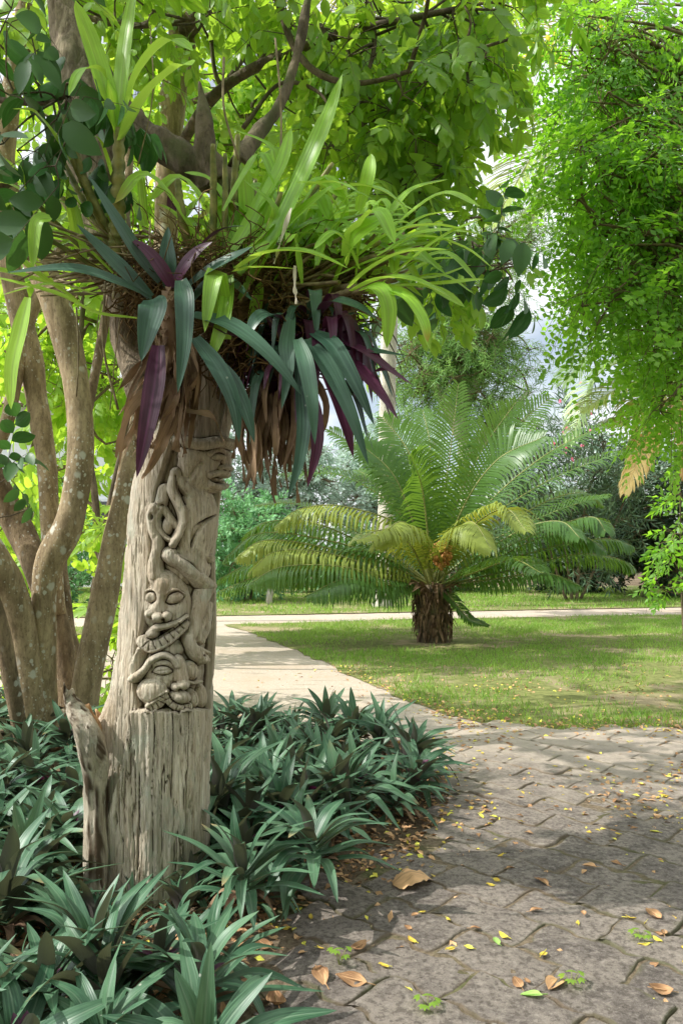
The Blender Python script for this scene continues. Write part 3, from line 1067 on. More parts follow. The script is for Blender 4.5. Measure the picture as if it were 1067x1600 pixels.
    h3 = hole(h3, z2(725, 768), 2.5, 2.2, 6)
    h3 = stroke(h3, Z2((795, 340), (770, 450), (715, 560), (700, 640)), 5.5, 16, fl)
    h3 = stroke(h3, Z2((815, 420), (790, 560), (750, 660)), 5, 12, fl)
    # ---- lower face
    h4 = N0.copy()
    h4 = dome(h4, z2(410, 900), 42, 37, 20, fl, 0, .55)
    h4 = dome(h4, z2(430, 720), 32, 18, 14, fl, 0, .6)
    h4 = stroke(h4, Z2((170, 960), (240, 900), (310, 810), (400, 765), (470, 790), (510, 850)), 6, 12, 2, r2=4)
    h4 = stroke(h4, Z2((165, 950), (160, 860), (215, 720)), 7.5, 19, fl)
    h4 = hole(h4, z2(225, 800), 8, 14, 9)
    h4 = dome(h4, z2(405, 850), 17, 9, 6, 4)
    h4 = hole(h4, z2(395, 890), 17, 9.5, 3)
    h4 = dome(h4, z2(396, 892), 16, 8.2, 6.5, 4)
    h4 = cut(h4, Z2((315, 905), (350, 862), (410, 850), (460, 870), (475, 905), (400, 928), (315, 905)), 1.3, 4.6)
    h4 = cut(h4, Z2((350, 895), (450, 880)), .9, 1.6)
    h4 = stroke(h4, Z2((525, 810), (545, 880), (552, 960)), 8, 10, 1, .8, r2=10)
    h4 = dome(h4, z2(555, 1005), 10.5, 9, 17, 2)
    h4 = dome(h4, z2(500, 1025), 7, 7, 15, 2)
    h4 = hole(h4, z2(530, 1048), 3, 2, 7)
    h4 = dome(h4, z2(315, 1065), 24, 21, 14, 0, .15)
    h4 = stroke(h4, Z2((285, 1180), (350, 1120), (430, 1065)), 4, 9, 4)
    h4 = dome(h4, z2(540, 1110), 16, 11, 14, 2, .15)
    m1 = Z2((295, 1195), (370, 1165), (415, 1100))
    m2 = Z2((430, 1100), (460, 1150), (520, 1190), (600, 1190))
    for mth, r0 in ((m1, 6.2), (m2, 6.2)):
        h4 = stroke(h4, mth, r0, 6, 1, .3)
        d, t = seg(mth)
        for q in (.15, .4, .65, .88):
            h4 = np.where(d < r0, h4 - 3.2 * np.exp(-((t - q) / .022) ** 2), h4)
    h4 = cut(h4, Z2((440, 1075), (480, 1140), (540, 1170), (610, 1165)), 1.4, 5)
    h4 = cut(h4, Z2((300, 1150), (370, 1110), (425, 1075)), 1.4, 4)
    h4 = dome(h4, z2(650, 905), 15, 17, 15, fl)
    h4 = stroke(h4, Z2((570, 970), (650, 1000), (720, 985)), 3.5, 17, fl)
    h4 = dome(h4, z2(660, 1135), 10, 16, 19, fl)
    h4 = dome(h4, z2(765, 1110), 9, 20, 12, fl)
    # drape the pieces over one another; remember which is in front
    stack = np.stack([N0, h, h2, h3, h4])
    who = np.argmax(stack + np.array([0.05, 0, 0, 0, 0])[:, None, None], 0)
    Hc = np.max(stack, 0)
    H = np.where(front & (niche > .02) | front & (Hc > N0 + .3), Hc, H)
    # lower block with its split, ragged ledge
    lx = np.interp(PY, [1100, 1200, 1300, 1480], [205, 190, 164, 150])
    rx = np.interp(PY, [1100, 1200, 1300, 1480], [318, 306, 289, 280])
    led = 1108 + 3 * vnoise(PX / 9, 0, 0, 8) + 2 * vnoise(PX / 3, 0, 0, 9)
    blk = np.clip((PY - led) / 2.5, 0, 1) * np.clip((PX - lx) / 5, 0, 1) * np.clip((rx - PX) / 5, 0, 1) * front
    H = H + blk * 11
    # weathering: long vertical checks and grain
    q = np.abs(fbm(PX / 13, PY / 190, 0, 51, 4))
    rg = np.exp(-(q / .03) ** 2)
    low = np.clip((PY - 1100) / 20, 0, 1)
    outside = 1 - niche * .72
    H = np.where(front & (niche > .02), H * 1.06, H)
    rg2 = np.exp(-(fbm(PX / 7, PY / 130, 4, 57, 4) / .02) ** 2)
    H = H - rg * (2.0 * outside + 3.0 * low * blk) - rg2 * (.6 * outside + .9 * low)
    H = H + fbm(PX / 5, PY / 60, 0, 61, 3) * (1.0 * outside + 2.0 * low * blk + .25) + 5 * fbm(PX / 34, PY / 120, 0, 71, 3) * outside
    H = H + fbm(PX / 2.6, PY / 6, 0, 81, 2) * .5 + niche * (fbm(PX / 6, PY / 9, 3, 91, 3) * 1.3 + fbm(PX / 2.2, PY / 40, 0, 95, 2) * .9)
    sc = Y / F
    Xd, Yd = X + nx * H * sc, Y + ny * H * sc
    # cavity measure for the dirt and painted shading in the cuts
    def blur(a, k):
        ker = np.hanning(2 * k + 1)
        ker /= ker.sum()
        a = np.apply_along_axis(lambda r: np.convolve(np.pad(r, k, 'edge'), ker, 'valid'), 0, a)
        return np.apply_along_axis(lambda r: np.convolve(np.pad(r, k, 'edge'), ker, 'valid'), 1, a)
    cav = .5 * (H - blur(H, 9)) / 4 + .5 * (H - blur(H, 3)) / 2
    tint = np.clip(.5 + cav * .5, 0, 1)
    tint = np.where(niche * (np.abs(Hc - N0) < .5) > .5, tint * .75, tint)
    V = np.stack([Xd, Yd, Zz], -1)
    gr = np.gradient(V, axis=0)
    gc = np.gradient(V, axis=1)
    gc[:, 0] = V[:, 1] - V[:, -1]
    gc[:, -1] = V[:, 0] - V[:, -2]
    nor = nrm(np.cross(gr, gc))
    out = np.stack([nx, ny, np.zeros_like(nx)], -1)
    nor = np.where((np.sum(nor * out, -1) < 0)[..., None], -nor, nor)
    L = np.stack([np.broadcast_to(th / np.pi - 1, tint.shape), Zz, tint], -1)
    fq = quads(NR, n, True)
    fp = fq[:, [0, 3, 2, 1]]
    wv = who.ravel()
    carved = ((Hc > N0 + .8) & front).ravel()
    reg = np.where(carved, wv, 0)
    fr = np.median(np.sort(reg[fp], 1)[:, 1:3], axis=1).round().astype(int)
    mask = (blk > .5).ravel()
    fr = np.where((fr == 0) & mask[fp].all(1), 5, fr)
    return V.reshape(-1, 3), fp, L.reshape(-1, 3), nor.reshape(-1, 3), fr


TV, TF, TL, TN, TR = carve()
_c = TV.mean(0)
totem = thing('carved_trunk', 'dead grey tree trunk carved with grinning faces, standing in the plant bed', 'carved trunk', (P(243, 1410, D0)[0], D0, 0))
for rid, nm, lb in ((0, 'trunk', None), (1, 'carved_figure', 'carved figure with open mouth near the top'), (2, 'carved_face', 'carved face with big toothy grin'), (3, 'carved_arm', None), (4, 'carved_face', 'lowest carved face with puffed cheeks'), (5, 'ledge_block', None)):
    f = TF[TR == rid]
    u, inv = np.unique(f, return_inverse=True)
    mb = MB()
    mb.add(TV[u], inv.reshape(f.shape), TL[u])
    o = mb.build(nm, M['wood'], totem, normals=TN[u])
    if lb:
        o['label'] = lb

# split-off slab at the foot
mb = MB()
cen = np.array([(104, 1072), (110, 1084), (120, 1108), (134, 1138), (147, 1185), (151, 1240), (150, 1310), (148, 1400), (147, 1470)], float)
wid = np.interp(np.linspace(0, 1, 60), np.linspace(0, 1, 9), [7, 18, 34, 42, 44, 40, 37, 34, 32])
cc = spline(cen, 60)
rows, Ls = [], []
sd = 26
for i in range(60):
    dd = 2.74 + .03 * math.sin(i * .2)
    t = np.linspace(0, 2 * np.pi, sd, endpoint=False)
    x = np.cos(t) * wid[i] / 2
    y = np.sin(t) * .035 * (.5 + .5 * min(1, i / 10))
    base = P(*cc[i], dd)
    q = np.column_stack([base[0] + x / F * dd, base[1] + y, np.full(sd, base[2])])
    nn = fbm(q[:, 0] * 60, q[:, 2] * 5, q[:, 1] * 60, 4, 4)
    q[:, 1] += nn * .03 * (np.abs(np.sin(t)))
    q[:, 0] += nn * .012 * np.cos(t)
    q[:, 2] += (.05 * vnoise(q[:, 0] * 70, q[:, 1] * 50, 0, 5)) * max(0, 1 - i / 12)
    rows.append(q)
    Ls.append(np.column_stack([t / np.pi - 1, np.full(sd, i / 60), np.clip(.45 + nn, 0, 1)]))
mb.add(np.vstack(rows), [quads(60, sd, True), np.arange(sd)[None, :]], np.vstack(Ls))
mb.build('split_slab', M['wood'], totem)
mb = MB()
tube(mb, spline([P(122, 1108, 2.79), P(143, 1150, 2.80), P(158, 1210, 2.81), P(163, 1300, 2.81), P(162, 1460, 2.81)], 40), np.linspace(.020, .026, 40), 14, .9, 8, flat=1.5, freq=14)
mb.build('split_wood', M['wood_split'], totem)
mb = MB()
tube(mb, spline([P(150, 1108, 2.86), P(160, 1130, 2.87), P(166, 1180, 2.88)], 14), np.linspace(.004, .035, 14), 8, .5, 4)
mb.build('broken_spike', M['wood_split'], totem)
# dead limbs above the plants
LIMBS = []
for pts, rr, mname in (
    ([P(362, 460, 2.95), P(392, 400, 3.0), P(402, 345, 3.05), P(370, 300, 3.08), P(310, 262, 3.1), P(250, 228, 3.12), P(200, 192, 3.15), P(172, 150, 3.2), P(150, 90, 3.3)], [.11, .10, .08, .07, .062, .058, .054, .045, .035], 'bark_dark'),
    ([P(338, 290, 3.08), P(322, 240, 3.06), P(318, 180, 3.06), P(312, 128, 3.06)], [.07, .05, .034, .006], 'bark_dark'),
    ([P(262, 700, 2.93), P(238, 645, 3.0), P(212, 580, 3.03), P(196, 510, 3.08), P(178, 430, 3.15), P(160, 350, 3.2), P(145, 250, 3.25), P(128, 140, 3.3), P(108, 40, 3.4), P(85, -90, 3.5)], [.05, .05, .055, .06, .075, .10, .105, .085, .065, .05], 'wood_shag'),
    ([P(372, 260, 3.1), P(402, 210, 3.2), P(440, 160, 3.3), P(470, 60, 3.4), P(490, -60, 3.5)], [.04, .028, .024, .022, .02], 'bark_dark'),
):
    mb = MB()
    pa = spline(pts, 44)
    tube(mb, pa, np.interp(np.linspace(0, 1, 44), np.linspace(0, 1, len(rr)), rr), 30, .75, 7, freq=13)
    mb.build('limb', M[mname], totem)
# ------------------------------------------------------------------ plants growing on top of the carved trunk
R = np.random.default_rng(77)


def fibre_mass(mb, c, rad, n, ln, r, w=.0025, down=.6):
    """a tangle of thin roots"""
    for i in range(n):
        p = np.asarray(c) + sph(r, 1)[0] * np.asarray(rad)
        d = nrm(r.normal(size=3) + np.array([0, -.2, -down]))
        k = 6
        pts = [p]
        for j in range(k - 1):
            d = nrm(d + r.normal(0, .55, 3) + np.array([0, 0, -.12]))
            pts.append(pts[-1] + d * ln / k * r.uniform(.6, 1.3))
        tube(mb, spline(pts, 9), w * r.uniform(.6, 1.3), 4, cap=False, tint=r.random())


# ---- the root cushion the orchids grow in
MASS = P(395, 520, 2.86)
orc_c = thing('orchid', 'large orchid clump with upright yellow canes in the middle of the trunk top', 'orchid', P(380, 470, 2.9), 'orchids growing on top of the carved trunk')
mb = MB()
u, v = np.meshgrid(np.linspace(0, 2 * np.pi, 60, endpoint=False), np.linspace(.02, np.pi - .02, 34))
for cc_, rd in ((P(400, 515, 2.9), (.21, .17, .17)), (P(300, 455, 2.95), (.26, .15, .11)), (P(480, 470, 2.95), (.2, .15, .12))):
    n3 = np.stack([np.cos(u) * np.sin(v), np.sin(u) * np.sin(v), np.cos(v)], -1)
    q = np.asarray(cc_) + n3 * np.asarray(rd) * (1 + .25 * fbm(n3[..., 0] * 3 + cc_[0] * 9, n3[..., 1] * 3, n3[..., 2] * 3, 3, 4))[..., None]
    mb.add(q.reshape(-1, 3), quads(34, 60, True), np.tile([0, 0, .5], (q.size // 3, 1)))
mb.build('root_core', M['fibre'], orc_c)
mb = MB()
fibre_mass(mb, P(400, 520, 2.82), (.20, .16, .17), 800, .22, R)
fibre_mass(mb, P(300, 450, 2.88), (.28, .16, .10), 420, .24, R)
fibre_mass(mb, P(490, 465, 2.9), (.2, .14, .1), 260, .22, R)
fibre_mass(mb, P(430, 570, 2.82), (.10, .09, .10), 160, .22, R, down=1.2)
fibre_mass(mb, P(350, 430, 2.8), (.34, .2, .10), 420, .3, R, w=.0017, down=0)
mb.build('root_tangle', M['fibre'], orc_c)


def cane(parent, pts, r0, mat):
    """jointed stem with swollen internodes"""
    mb = MB()
    n = 40
    pa = spline(pts, n)
    t = np.linspace(0, 1, n)
    ln = np.sum(np.linalg.norm(np.diff(pa, axis=0), axis=1))
    k = max(3, int(ln / .035))
    rr = r0 * (.75 + .45 * np.sin(np.pi * np.clip(t * .9 + .1, 0, 1))) * (1 - .22 * np.exp(-((((t * k) % 1) - .5) / .5 - 1) ** 2 * 40) - .22 * np.exp(-((((t * k) % 1) - .5) / .5 + 1) ** 2 * 40))
    tube(mb, pa, rr, 8, .12, 3, tint=R.random(), freq=60)
    return mb.build('cane', M[mat], parent)


def PP(a):
    return P(a[0], a[1], a[2] if len(a) > 2 else 2.8)


def px_leaf(mb, pts, wpx, up=(0, -.6, 1), tint=None, prof=prof_strap, fold=.25, n=14, twist=0.0, wavy=.0):
    """leaf whose curve and width are given at photo scale"""
    q = [PP(a) for a in pts]
    d = np.mean([a[1] for a in q])
    strap(mb, q, wpx / F * d, up, R.uniform(.2, .6) if tint is None else tint, n, prof, fold, twist, wavy, int(R.integers(99)))


# centre clump: canes and long leaves
for pts, r0 in (
    ([(330, 440, 2.85), (334, 330, 2.8), (333, 225, 2.75)], .012), ([(350, 440, 2.85), (352, 330, 2.8), (352, 240, 2.78)], .010), ([(345, 440, 2.9), (362, 330, 2.86), (372, 210, 2.84)], .013),
    ([(300, 410, 2.85), (285, 340, 2.8), (278, 280, 2.8)], .014), ([(360, 430, 2.9), (385, 350, 2.9), (400, 280, 2.9)], .010), ([(320, 450, 2.9), (300, 400, 2.9), (318, 330, 2.95)], .009),
    ([(345, 450, 2.8), (400, 400, 2.7), (440, 300, 2.65)], .010), ([(380, 450, 2.85), (440, 370, 2.85), (520, 255, 2.85)], .011), ([(400, 450, 2.85), (465, 380, 2.85), (540, 285, 2.9)], .011),
    ([(180, 420, 2.8), (184, 340, 2.75), (187, 200, 2.7)], .024),
):
    cane(orc_c, [PP(a) for a in pts], r0, 'cane')
mb = MB()
for pts, w, up in (
    ([(375, 470, 2.7), (430, 370, 2.6), (500, 220, 2.55), (535, 115, 2.6)], 36, (-.5, -.8, .5)), ([(390, 440, 2.75), (445, 330, 2.7), (500, 200, 2.7), (528, 150, 2.7)], 28, (-.5, -.8, .5)),
    ([(370, 420, 2.6), (420, 395, 2.5), (480, 395, 2.45), (545, 420, 2.45)], 34, (0, -.5, 1)), ([(375, 430, 2.62), (440, 360, 2.6), (520, 290, 2.5)], 40, (-.4, -.7, .6)),
    ([(365, 425, 2.6), (400, 418, 2.5), (462, 420, 2.45)], 17, (0, -.3, 1)), ([(330, 440, 2.7), (400, 330, 2.7), (430, 240, 2.75), (360, 200, 2.75)], 22, (.3, -.6, .8)),
    ([(350, 330, 2.7), (385, 270, 2.7), (410, 240, 2.7), (435, 300, 2.65)], 24, (0, -.4, 1)), ([(345, 410, 2.7), (400, 380, 2.65), (430, 330, 2.6), (380, 280, 2.6)], 20, (.3, -.6, .8)),
    ([(420, 360, 2.65), (460, 300, 2.6), (520, 285, 2.55), (560, 300, 2.5)], 22, (0, -.4, 1)), ([(400, 330, 2.7), (440, 260, 2.65), (455, 200, 2.65)], 26, (-.4, -.8, .3)),
    ([(188, 215, 2.7), (215, 120, 2.65), (262, 65, 2.6), (302, 80, 2.55)], 40, (-.3, -.4, 1)), ([(190, 220, 2.7), (230, 150, 2.6), (280, 105, 2.55), (300, 102, 2.5)], 44, (-.3, -.5, 1)),
    ([(186, 210, 2.7), (195, 90, 2.72), (212, -30, 2.75)], 30, (-.4, -.9, .2)), ([(183, 200, 2.7), (150, 90, 2.7), (118, 0, 2.7)], 34, (.5, -.8, .3)),
    ([(355, 530, 2.62), (345, 460, 2.55), (336, 430, 2.52), (320, 520, 2.48)], 34, (-.2, -1, .1)), ([(390, 560, 2.75), (400, 480, 2.7), (408, 440, 2.7)], 20, (0, -1, .2)),
    ([(185, 215, 2.7), (165, 120, 2.65), (130, 110, 2.6), (108, 150, 2.55)], 26, (0, -.4, 1)), ([(360, 430, 2.6), (350, 500, 2.5), (330, 560, 2.5)], 26, (-.3, -1, 0)),
):
    px_leaf(mb, pts, w, up)
for i in range(44):
    b = P(R.uniform(300, 480), R.uniform(380, 450), R.uniform(2.75, 3.0))
    a = R.uniform(-.9, 1.1)
    L_ = R.uniform(.25, .5)
    d = np.array([math.sin(a), R.uniform(-.5, .3), math.cos(a)])
    m_ = b + d * L_ * .6
    e_ = m_ + np.array([math.sin(a) * .8, R.uniform(-.4, .2), R.uniform(-.6, .5)]) * L_ * .5
    strap(mb, [b, m_, e_], R.uniform(.036, .062), (-d[0], -.7, 1), R.uniform(.2, .75), 12, prof_strap)
mb.build('leaves', M['orchid'], orc_c)
mb = MB()
for pts, w in (([(455, 325, 2.5), (440, 370, 2.5), (428, 412, 2.5)], 8), ([(461, 415, 2.44), (460, 450, 2.44), (463, 475, 2.44)], 7)):
    px_leaf(mb, pts, w, (-.2, -1, .2), tint=.2, twist=2.2, wavy=.4)
mb.build('papery_leaf', M['straw'], orc_c)

# right clump
orc_r = thing('orchid', 'orchid clump leaning out to the right with broad drooping leaves', 'orchid', P(470, 460, 2.85), 'orchids growing on top of the carved trunk')
for i in range(15):
    b = P(R.uniform(400, 470), R.uniform(450, 500), R.uniform(2.75, 2.95))
    e_ = P(R.uniform(520, 640), R.uniform(370, 470), R.uniform(2.5, 2.95))
    cane(orc_r, [b, (b + e_) / 2 + np.array([0, 0, R.uniform(-.02, .04)]), e_], R.uniform(.008, .013), 'cane_dry' if i % 2 else 'cane')
mb = MB()
for pts, w, up in (
    ([(545, 450, 2.55), (580, 420, 2.5), (630, 395, 2.45), (700, 390, 2.4)], 36, (0, -.5, 1)), ([(550, 455, 2.55), (600, 435, 2.45), (650, 440, 2.4), (705, 465, 2.4)], 34, (0, -.5, 1)),
    ([(560, 455, 2.5), (590, 450, 2.42), (606, 480, 2.4), (604, 545, 2.4)], 30, (.2, -.9, .4)), ([(570, 455, 2.5), (620, 455, 2.42), (655, 490, 2.38), (672, 548, 2.38)], 26, (.3, -.8, .5)),
    ([(540, 400, 2.6), (560, 355, 2.5), (590, 330, 2.45), (617, 382, 2.42)], 36, (0, -.6, 1)), ([(545, 410, 2.6), (555, 370, 2.5), (600, 340, 2.5)], 44, (-.4, -.8, .4)),
    ([(560, 400, 2.55), (610, 365, 2.5), (680, 352, 2.5), (760, 370, 2.5)], 30, (0, -.4, 1)), ([(560, 420, 2.55), (540, 380, 2.5), (520, 365, 2.48), (490, 390, 2.46)], 28, (0, -.6, 1)),
    ([(590, 400, 2.6), (650, 370, 2.6), (720, 385, 2.6), (770, 420, 2.6)], 26, (0, -.4, 1)), ([(520, 300, 2.7), (560, 290, 2.65), (600, 300, 2.6), (640, 330, 2.6)], 26, (0, -.4, 1)),
    ([(560, 330, 2.7), (575, 280, 2.65), (580, 240, 2.65)], 26, (-.4, -.9, .2)), ([(600, 350, 2.7), (640, 300, 2.7), (700, 280, 2.7)], 24, (-.2, -.5, .8)),
    ([(530, 330, 2.6), (500, 290, 2.55), (460, 285, 2.5)], 18, (0, -.5, 1)), ([(610, 380, 2.6), (660, 340, 2.6), (720, 330, 2.6)], 22, (0, -.4, 1)),
):
    px_leaf(mb, pts, w, up, tint=R.uniform(.2, .6))
px_leaf(mb, [(575, 458, 2.48), (630, 462, 2.4), (660, 500, 2.36), (668, 535, 2.36)], 22, (.3, -.8, .5), tint=.85)
for i in range(64):
    b = P(R.uniform(440, 620), R.uniform(360, 460), R.uniform(2.6, 3.0))
    a = R.uniform(-.2, 1.6)
    L_ = R.uniform(.2, .42)
    d = np.array([math.sin(a), R.uniform(-.6, .4), math.cos(a) * .8])
    m_ = b + d * L_ * .6
    e_ = m_ + np.array([math.sin(a) * .9, R.uniform(-.4, .2), R.uniform(-.8, .3)]) * L_ * .5
    strap(mb, [b, m_, e_], R.uniform(.026, .052), (-d[0] * .5, -.6, 1), R.uniform(.15, .7), 12, prof_strap)
mb.build('leaves', M['orchid'], orc_r)
mb = MB()
for i in range(70):
    b = P(R.uniform(400, 560), R.uniform(400, 480), R.uniform(2.7, 2.95))
    e_ = b + np.array([R.uniform(.1, .3), R.uniform(-.15, .15), R.uniform(-.06, .16)])
    tube(mb, spline([b, (b + e_) / 2 + R.normal(0, .02, 3), e_], 8), R.uniform(.003, .007), 5, tint=R.random())
mb.build('dry_stems', M['cane_dry'], orc_r)

# left clump
orc_l = thing('orchid', 'orchid clump leaning out to the left over the spotted stems', 'orchid', P(200, 425, 2.9), 'orchids growing on top of the carved trunk')
for pts, r0 in (
    ([(195, 420, 2.85), (150, 330, 2.8), (112, 245, 2.75)], .012), ([(190, 410, 2.85), (140, 330, 2.85), (98, 250, 2.85)], .011), ([(200, 400, 2.8), (145, 310, 2.75), (100, 180, 2.7)], .012), ([(185, 430, 2.85), (110, 370, 2.8), (50, 310, 2.75)], .009),
    ([(190, 440, 2.8), (120, 400, 2.75), (40, 350, 2.7)], .008), ([(210, 400, 2.9), (170, 320, 2.9), (140, 270, 2.9)], .012), ([(170, 420, 2.9), (110, 330, 2.9), (70, 270, 2.9)], .010),
):
    cane(orc_l, [PP(a) for a in pts], r0, 'cane')
mb = MB()
for pts, w, up in (
    ([(215, 498, 2.6), (150, 490, 2.55), (90, 460, 2.5), (-20, 430, 2.5)], 20, (0, -.6, 1)), ([(150, 460, 2.7), (80, 445, 2.6), (0, 462, 2.6)], 22, (0, -.5, 1)), ([(120, 470, 2.7), (60, 430, 2.65), (-20, 360, 2.6)], 26, (0, -.5, 1)),
    ([(45, 465, 2.45), (32, 520, 2.45), (20, 575, 2.45), (18, 640, 2.45)], 28, (-.2, -1, .2)), ([(80, 340, 2.5), (58, 350, 2.48), (52, 420, 2.48)], 22, (0, -1, .3)), ([(60, 330, 2.6), (20, 320, 2.6), (-30, 345, 2.6)], 26, (0, -.4, 1)),
    ([(110, 250, 2.7), (60, 180, 2.65), (20, 170, 2.6)], 20, (0, -.4, 1)),
):
    px_leaf(mb, pts, w, up)
for i in range(34):
    b = P(R.uniform(60, 230), R.uniform(330, 450), R.uniform(2.7, 3.1))
    a = R.uniform(-1.5, .3)
    L_ = R.uniform(.2, .42)
    d = np.array([math.sin(a), R.uniform(-.5, .3), math.cos(a)])
    m_ = b + d * L_ * .6
    e_ = m_ + np.array([math.sin(a), R.uniform(-.4, .2), R.uniform(-.7, .4)]) * L_ * .5
    strap(mb, [b, m_, e_], R.uniform(.024, .042), (-d[0], -.6, 1), R.uniform(.15, .7), 12, prof_strap)
mb.build('leaves', M['orchid'], orc_l)
mb = MB()
for i in range(80):
    b = P(R.uniform(180, 300), R.uniform(380, 460), R.uniform(2.7, 3.0))
    e_ = P(R.uniform(20, 250), R.uniform(340, 470), R.uniform(2.65, 3.0))
    tube(mb, spline([b, (b + e_) / 2 + R.normal(0, .03, 3), e_], 9), R.uniform(.002, .006), 5, tint=R.random())
for x0, y0, y1 in ((165, 440, 640), (160, 470, 560), (190, 480, 640), (120, 480, 620), (250, 480, 600), (235, 40, 260), (430, 60, 260), (440, 220, 420), (350, 90, 250)):
    b = P(x0, y0, 2.75)
    tube(mb, spline([b, P(x0 + R.uniform(-12, 12), (y0 + y1) / 2, 2.72), P(x0 + R.uniform(-25, 25), y1, 2.72)], 12), R.uniform(.002, .005), 5, .3, 2, tint=R.random())
mb.build('dry_stems', M['cane_dry'], orc_l)

# ---- hanging spiderworts
sw1 = thing('spiderwort', 'big spiderwort rosette with long teal leaves hanging over the upper carved figure', 'spiderwort', P(265, 460, 2.6), 'spiderworts hanging from the top of the carved trunk')
g_, p_, d_ = MB(), MB(), MB()
for mbx, pts, w, up in (
    (g_, [(240, 470, 2.6), (185, 442, 2.5), (110, 420, 2.42), (10, 426, 2.38)], 38, (0, -.75, .7)), (g_, [(235, 465, 2.62), (190, 420, 2.6), (160, 390, 2.6), (120, 350, 2.6)], 32, (.4, -.8, .5)),
    (g_, [(250, 440, 2.6), (215, 395, 2.55), (180, 340, 2.5), (138, 272, 2.48)], 30, (.6, -.8, .3)), (p_, [(270, 450, 2.58), (252, 420, 2.55), (230, 392, 2.54), (203, 372, 2.54)], 26, (.4, -.9, .2)),
    (g_, [(265, 450, 2.6), (263, 415, 2.58), (262, 385, 2.58), (263, 354, 2.58)], 30, (0, -1, .15)), (p_, [(272, 448, 2.58), (290, 415, 2.55), (310, 392, 2.54), (332, 378, 2.52)], 26, (-.3, -.9, .3)),
    (g_, [(290, 420, 2.62), (320, 380, 2.6), (350, 358, 2.56), (382, 353, 2.52)], 26, (-.1, -.5, 1)), (g_, [(285, 455, 2.6), (325, 425, 2.55), (360, 405, 2.52), (395, 385, 2.52)], 40, (-.2, -.7, .7)),
    (g_, [(238, 468, 2.52), (240, 480, 2.47), (232, 515, 2.46), (221, 565, 2.46)], 48, (0, -1, .25)), (g_, [(283, 438, 2.52), (289, 470, 2.46), (288, 540, 2.44), (278, 614, 2.44)], 33, (0, -1, .2)),
    (g_, [(300, 492, 2.55), (360, 508, 2.47), (420, 555, 2.42), (474, 620, 2.42)], 38, (.3, -.8, .6)), (g_, [(305, 528, 2.5), (340, 575, 2.45), (365, 630, 2.44), (374, 692, 2.44)], 32, (.3, -.9, .3)),
    (g_, [(340, 565, 2.48), (365, 600, 2.46), (385, 645, 2.45), (398, 692, 2.45)], 28, (.3, -.9, .3)), (p_, [(248, 540, 2.55), (242, 600, 2.52), (228, 680, 2.50), (214, 747, 2.5)], 36, (0, -1, .1)),
    (p_, [(330, 505, 2.52), (355, 520, 2.49), (380, 528, 2.47), (405, 545, 2.47)], 24, (.2, -.6, .8)), (g_, [(300, 470, 2.6), (330, 440, 2.6), (360, 440, 2.6), (395, 470, 2.55)], 30, (0, -.6, .8)),
    (p_, [(275, 330, 2.9), (268, 320, 2.9), (265, 300, 2.9)], 16, (0, -1, .2)),
):
    px_leaf(mbx, pts, w, up, prof=prof_lance, fold=.22, n=18)
# withered leaves below it, clinging to the stem
for i in range(80):
    x0, y0 = R.uniform(232, 300), R.uniform(500, 600)
    x1, y1 = x0 + R.uniform(-60, 14), min(y0 + R.uniform(60, 150), 715)
    dd = R.uniform(2.62, 2.74)
    px_leaf(d_, [(x0, y0, dd), ((x0 + x1) / 2 + R.uniform(-14, 18), (y0 + y1) / 2, dd - .05), (x1, y1, dd - R.uniform(.0, .05))], R.uniform(5, 14), (R.uniform(-.6, .4), -1, .1), tint=R.random(), prof=prof_lance, twist=R.uniform(-3.5, 3.5), wavy=.4)
for pts, w in (([(255, 590, 2.6), (220, 620, 2.55), (195, 660, 2.52), (186, 737, 2.52)], 16), ([(300, 610, 2.6), (270, 660, 2.6), (240, 720, 2.6), (222, 748, 2.6)], 18), ([(275, 600, 2.6), (262, 660, 2.6), (250, 700, 2.6), (232, 735, 2.6)], 22), ([(270, 600, 2.6), (290, 640, 2.6), (330, 650, 2.6), (350, 690, 2.58)], 14)):
    px_leaf(d_, pts, w, (-.3, -1, .1), prof=prof_lance, twist=1.2, wavy=.3, tint=.7)
g_.build('leaves', M['rhoeo_dark'], sw1)
p_.build('purple_leaves', M['purple'], sw1)
d_.build('dead_leaves', M['dead'], sw1)
mb = MB()
tube(mb, spline([P(272, 620, 2.72), P(266, 540, 2.64), P(265, 455, 2.6)], 26), .024, 12, .6, 5, freq=40)
for i in range(90):
    a, q = R.uniform(0, 6.28), R.random()
    p0 = P(270 - 5 * q, 610 - 150 * q, 2.7 - .1 * q) + .024 * np.array([math.cos(a), math.sin(a), 0])
    strap(mb, [p0, p0 + .02 * np.array([math.cos(a), math.sin(a), .6]), p0 + .03 * np.array([math.cos(a), math.sin(a), -.3])], .022, (math.cos(a), math.sin(a), .3), R.random(), 5, prof_leaf)
mb.build('stem', M['dead'], sw1)

